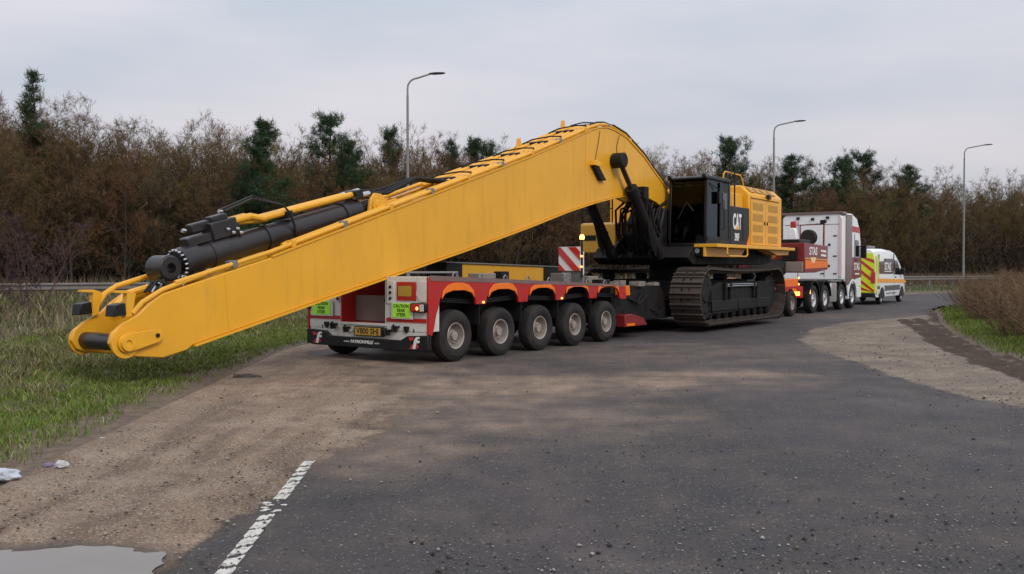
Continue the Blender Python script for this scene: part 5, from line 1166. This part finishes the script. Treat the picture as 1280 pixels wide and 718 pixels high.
cb = MB().prism([(-1.2, 1.2), (-1.2, 3.72), (-1.05, 3.92), (1.08, 3.92), (1.22, 3.72), (1.22, 1.2)], 26.0, 26.5, 'y').build('cabinet', CWHT, TU, bevel=.04, label='white equipment tower behind the cab')
MB().prism([(-1.22, 3.86), (-1.22, 3.95), (1.26, 3.95), (1.26, 3.86)], 25.95, 26.55, 'y').build('top_trim', GRUB, cb, bevel=.01)
for x, z in ((.72, 2.62), (.70, 1.76)): MB().lathe([(-.03, 0), (-.03, .05), (0, .055)], (x, 26.0, z), 14, 'y').build('filler_cap', INK, cb)
for x, z in ((.95, 2.98), (.95, 2.16), (.95, 1.45), (.45, 1.45)): MB().box(x-.07, x+.07, 25.975, 25.999, z-.02, z+.02).build('handle', DRK, cb, bevel=.004)
for x, z in ((-.55, 3.72), (.65, 3.72), (.05, 3.68)): MB().box(x-.06, x+.06, 25.93, 25.999, z-.05, z+.05).build('work_lamp', INK, cb, bevel=.01)
m = MB()
for x in (-.55, .52): m.box(x-.008, x+.008, 25.99, 25.999, 1.3, 3.6)
m.box(-1.1, 1.15, 25.99, 25.999, 3.44, 3.455); each(m, 'panel_gap', DRK, cb)
MB().prism([(1.12, 1.3), (1.12, 3.8), (1.215, 3.68), (1.215, 1.3)], 25.965, 25.998, 'y').build('pink_glow_strip', paint('painted pink glow', (.78,.55,.56), .4, dirt=.1), cb)  # pink glow along the cabinet edge, painted as a coloured strip
# cab
cabo = [(26.52, 1.0), (26.52, 3.9), (27.5, 3.93), (28.3, 3.75), (28.7, 3.3), (28.88, 2.75), (28.97, 2.1), (28.97, .85), (28.25, .85), (28.2, 1.0)]
tc_ = MB().prism(cabo, -1.22, 1.22).build('tractor_cab', CWHT, TU, bevel=.05)
MB().prism([(26.53, 1.02), (26.53, 3.86), (27.42, 3.88), (27.42, 1.02)], 1.222, 1.25).build('side_deflector', GRUB, tc_, bevel=.01)
MB().prism([(27.5, 3.18), (27.5, 3.42), (28.62, 3.40), (28.72, 3.16)], 1.222, 1.232).build('red_stripe', RED, tc_)
MB().prism([(28.0, 2.15), (28.0, 2.85), (28.5, 2.85), (28.74, 2.15)], 1.222, 1.23).build('side_window', DGLS, tc_, bevel=.003)
pn = MB().prism([(27.44, 1.18), (27.44, 2.12), (28.9, 2.12), (28.94, 1.30)], 1.222, 1.236).build('logo_panel', DRED, tc_)
text('STAS', .42, WINK, pn, (1.2375, 28.2, 1.72), 'side', bold=.01, sx=.95)
MB().prism([(27.86, .95), (27.86, 3.1), (27.88, 3.1), (27.88, .95)], 1.2205, 1.2385).build('panel_gap', DRK, tc_)
MB().box(1.2385, 1.27, 27.95, 28.15, 1.98, 2.03).build('door_handle', DRK, tc_)
MB().box(1.2375, 1.241, 27.9, 28.6, 1.40, 1.46).build('small_lettering', WINK, pn)
MB().prism([(28.89, 2.2), (28.8, 2.75), (28.68, 3.2), (28.70, 3.21), (28.82, 2.76), (28.91, 2.2)], -1.1, 1.1).build('windscreen', DGLS, tc_)
for sg in (1, -1):
    m = MB(); o_ = arc((27.55, .52), .70, 190, -5, 14)+arc((27.55, .52), .60, -5, 190, 14); m.prism(o_, min(sg*.98, sg*1.26), max(sg*.98, sg*1.26)); m.build('wheel_arch', CWHT, tc_, bevel=.01)
    m = MB(); m.prism([(28.18, .42), (28.18, .86), (28.97, .86), (29.0, .42)], sg*1.0-.22, sg*1.0+.22); m.build('front_bumper', CWHT, tc_, bevel=.03)
    m = MB(); o_ = arc((26.0, .52), .68, 178, 2, 12)+arc((26.0, .52), .62, 2, 178, 12); m.prism(o_, sg*1.1-.16, sg*1.1+.16); m.build('mudguard', BLK, TU)
    m = MB(); m.box(min(sg*1.27, sg*1.50), max(sg*1.27, sg*1.50), 28.62, 28.74, 2.1, 2.62); m.tube([(sg*1.2, 28.55, 2.58), (sg*1.36, 28.68, 2.62)], .025, 6); m.tube([(sg*1.4, 28.7, 2.62), (sg*1.42, 28.72, 2.9)], .012, 6); m.build('mirror', BLK, tc_, bevel=.03)
MB().box(1.0, 1.24, 21.75, 21.88, .72, .9).build('tail_lamp', LAMPR, TU, bevel=.01); MB().box(.3, 1.24, 21.9, 21.98, .66, .95).build('rear_beam', BLK, TU, bevel=.01)
MB().box(-.6, .6, 22.4, 23.7, 1.01, 1.2).build('fifth_wheel', DRK, TU, bevel=.04)

# ------------------------------------------------------------------ escort van
OFF = (.25, 34.5, 0)
VN = empty('escort_van', W(.25, 34.5), RZ35, 'white high roof escort van with yellow and red chevrons on its rear doors', 'van')
VWm = wheel_meshes(.34, .22, .21, 'alu')
X0, X1 = -.74, 1.25
for s_ in (32.55, 36.55):
    add_wheel(VWm, VN, (X1-.13-.25, s_-34.5, .34)); add_wheel(VWm, VN, (X0+.13-.25, s_-34.5, .34), False)
sec = lambda w, z0, zt: [(X0+.04, z0), (X0, z0+.25), (X0, 1.2), (X0+.03, 1.9), (X0+.12, zt-.12), (X0+.30, zt), (X1-.30, zt), (X1-.12, zt-.12), (X1-.03, 1.9), (X1, 1.2), (X1, z0+.25), (X1-.04, z0)]
stn = [(31.5, .42, 2.50), (31.62, .34, 2.55), (33.5, .34, 2.58), (35.3, .34, 2.52), (35.75, .34, 2.40), (36.2, .34, 2.05), (36.7, .34, 1.62), (37.2, .34, 1.30), (37.55, .36, 1.15), (37.68, .42, .95)]
m = MB(); ring = []
for s_, z0, zt in stn:
    r_ = []
    for (x, z) in sec(0, z0, max(zt, 2.0)):
        if zt < 2.0: z = z0+(z-z0)*(zt-z0)/(2.0-z0)
        xx = .255+(x-.255)*(1-.0*s_) if s_ < 36.9 else .255+(x-.255)*(.985 if s_ < 37.3 else .92 if s_ < 37.6 else .84)
        r_.append((xx, s_, z))
    ring.append(r_)
v = [p for r_ in ring for p in r_]; k = 12; f = [(j*k+i, j*k+(i+1) % k, (j+1)*k+(i+1) % k, (j+1)*k+i) for j in range(len(ring)-1) for i in range(k)]+[tuple(range(k)), tuple(range((len(ring)-1)*k, len(ring)*k))]
m.add(v, f); vb = m.build('van_body', CWHT, VN, bevel=.01)
def vside(name, pl, mat, d0=.004, d1=.012, par=vb): return MB().prism(pl, X1+d0, X1+d1).build(name, mat, par)
vside('orange_stripe', [(31.6, 1.02), (31.6, 1.20), (37.0, 1.12), (37.5, .98), (37.0, .95)], ORGS)
vside('lower_cladding', [(33.05, .62), (33.0, .86), (36.1, .86), (36.1, .62)], paint('grey plastic', (.09,.10,.10), .6))
vside('side_rub', [(31.6, .72), (31.6, .86), (32.1, .86), (32.1, .72)], paint('grey plastic', (.09,.10,.10), .6))
m = MB(); m.prism([(32.05, 1.42), (32.05, 1.98), (33.1, 2.0), (33.1, 2.12), (34.75, 2.12), (34.75, 1.40)], X1-.03, X1+.012); lp = m.build('logo_panel', MARO, vb)
text('STAS', .48, WINK, lp, (X1+.0135, 33.55, 1.74), 'side', bold=.012, sx=1.2, shear=.1)
MB().prism([(32.9, 1.50), (32.9, 1.54), (34.3, 1.54), (34.3, 1.50)], X1+.0135, X1+.016).build('small_lettering', WINK, lp)
m = MB(); m.prism([(35.0, 1.36), (35.0, 2.06), (35.55, 2.05), (36.35, 1.42), (36.3, 1.34)], X1-.05, X1+.006); m.build('door_window', DGLS, vb, bevel=.01)
MB().prism([(35.78, 2.36), (36.2, 2.03), (36.7, 1.62), (36.74, 1.63), (36.23, 2.06), (35.82, 2.38)], X0+.18, X1-.18).build('windscreen', DGLS, vb)
for k_, pl_2 in enumerate(([(31.98, .40), (31.98, 2.30), (31.995, 2.30), (31.995, .40)], [(34.88, .40), (34.88, 2.36), (34.90, 2.36), (34.90, .40)], [(36.20, .78), (36.42, 1.36), (36.44, 1.36), (36.22, .78)])): vside('panel_gap', pl_2, DRK, -.04, .003)
vside('door_handle', [(35.08, 1.22), (35.08, 1.27), (35.26, 1.27), (35.26, 1.22)], DRK, .0, .03)
vside('sill_lettering', [(33.4, .48), (33.4, .52), (35.4, .52), (35.4, .48)], GREY, -.02, .004)
m = MB(); m.box(X1+.02, X1+.22, 36.05, 36.2, 1.36, 1.68); m.build('mirror', BLK, vb, bevel=.03)
for s_ in (32.55, 36.55):
    m = MB(); m.prism(arc((s_, .34), .46, 180, 0, 14)+[(s_+.40, .30), (s_-.40, .30)], X1-.28, X1+.006); m.build('wheel_well', INK, vb)
# rear doors with chevrons
rd = MB().prism([(X0+.06, .55), (X0+.05, 1.9), (X0+.16, 2.36), (X1-.16, 2.36), (X1-.05, 1.9), (X1-.06, .55)], 31.462, 31.497, 'y').build('rear_doors', CHEV, VN, bevel=.01)
cw = (X0+X1)/2
for k in range(6):
    z0 = .15+.46*k
    for sg in (1, -1):
        a, b = .03, .90; q_ = [(cw+sg*a, z0+.62), (cw+sg*b, z0-.10), (cw+sg*b, z0+.06), (cw+sg*a, z0+.78)]
        q_ = [(x, min(max(z, .57), 2.30)) for x, z in q_]
        if max(z for x, z in q_)-min(z for x, z in q_) > .15: MB().prism(q_, 31.452, 31.4605, 'y').build('chevron', RETR, rd)
for sg, xx in ((1, X1-.13), (-1, X0+.13)):
    MB().box(xx-.09, xx+.09, 31.42, 31.46, 1.0, 1.5).build('tail_lamp', RETR, vb, bevel=.015)
vside('yellow_edge', [(31.52, .5), (31.52, 2.2), (31.60, 2.3), (31.68, 2.3), (31.72, .5)], CHEV, .004, .009); vside('yellow_edge', [(31.86, .9), (31.82, 1.9), (31.70, 2.25), (31.78, 2.25), (31.93, 1.9), (31.97, .9)], CHEV, .004, .009)
MB().box(X0+.05, X1-.05, 31.36, 31.55, .36, .54).build('rear_bumper', BLK, vb, bevel=.03)
MB().prism([(32.0, 2.56), (32.0, 2.70), (32.9, 2.70), (32.9, 2.57)], -.35, .85).build('roof_beacon_bar', GREY, vb, bevel=.03)

# ------------------------------------------------------------------ litter at the verge
OFF = (0, 0, 0)
def lump(name, loc, r, sc, mat, seed, label, cat):
    bm = bmesh.new(); bmesh.ops.create_icosphere(bm, subdivisions=3, radius=1)
    for v_ in bm.verts:
        nz_ = mnoise.noise(v_.co*1.7+Vector((seed, 0, 0)))*.35+mnoise.noise(v_.co*4.1+Vector((0, seed, 0)))*.22; v_.co *= (1+nz_)
        v_.co = Vector((v_.co.x*sc[0], v_.co.y*sc[1], max(v_.co.z*sc[2], -.25*sc[2])))*r
    me = bpy.data.meshes.new(name); bm.to_mesh(me); bm.free(); me.polygons.foreach_set('use_smooth', [True]*len(me.polygons)); me.set_sharp_from_angle(angle=R(28)); me.materials.append(mat)
    o = bpy.data.objects.new(name, me); COL.objects.link(o); o.location = loc; tag(o, label, cat); return o
BAG = paint('pale plastic bag', (.50,.54,.60), .35, dirt=.3, scale=9); BAG2 = paint('grey litter', (.45,.43,.44), .5, dirt=.5, scale=12); BAG3 = paint('purple litter', (.13,.10,.17), .35, dirt=.3, scale=9)
a = G(4, 604); lump('litter_bag', (a[0], a[1], gz(*a)+.05), .085, (1.5, .9, .75), BAG, 2, 'pale plastic bag lying on the verge at the left picture edge', 'litter')
a = G(76, 587); lump('litter_wrapper', (a[0], a[1], .035), .05, (1.1, .9, .75), BAG2, 5, 'crumpled grey wrapper on the mud edge, paler of two', 'litter')
a = G(66, 588); lump('litter_wrapper', (a[0]-.03, a[1]+.02, .03), .05, (1.3, .8, .6), BAG3, 9, 'dark purple crumpled packet beside the grey wrapper', 'litter')
a = G(128, 551); lump('litter_scrap', (a[0], a[1], .02), .025, (1.4, .8, .5), BAG2, 12, 'small white scrap of litter on the mud edge', 'litter')
a = G(308, 473); lump('soil_clod', (a[0], a[1], .02), .13, (1.6, .8, .35), paint('wet soil', (.045,.034,.028), .8, dirt=.4, scale=12, bump=.6), 15, 'dark clod of soil on the gravel behind the trailer', 'clod')
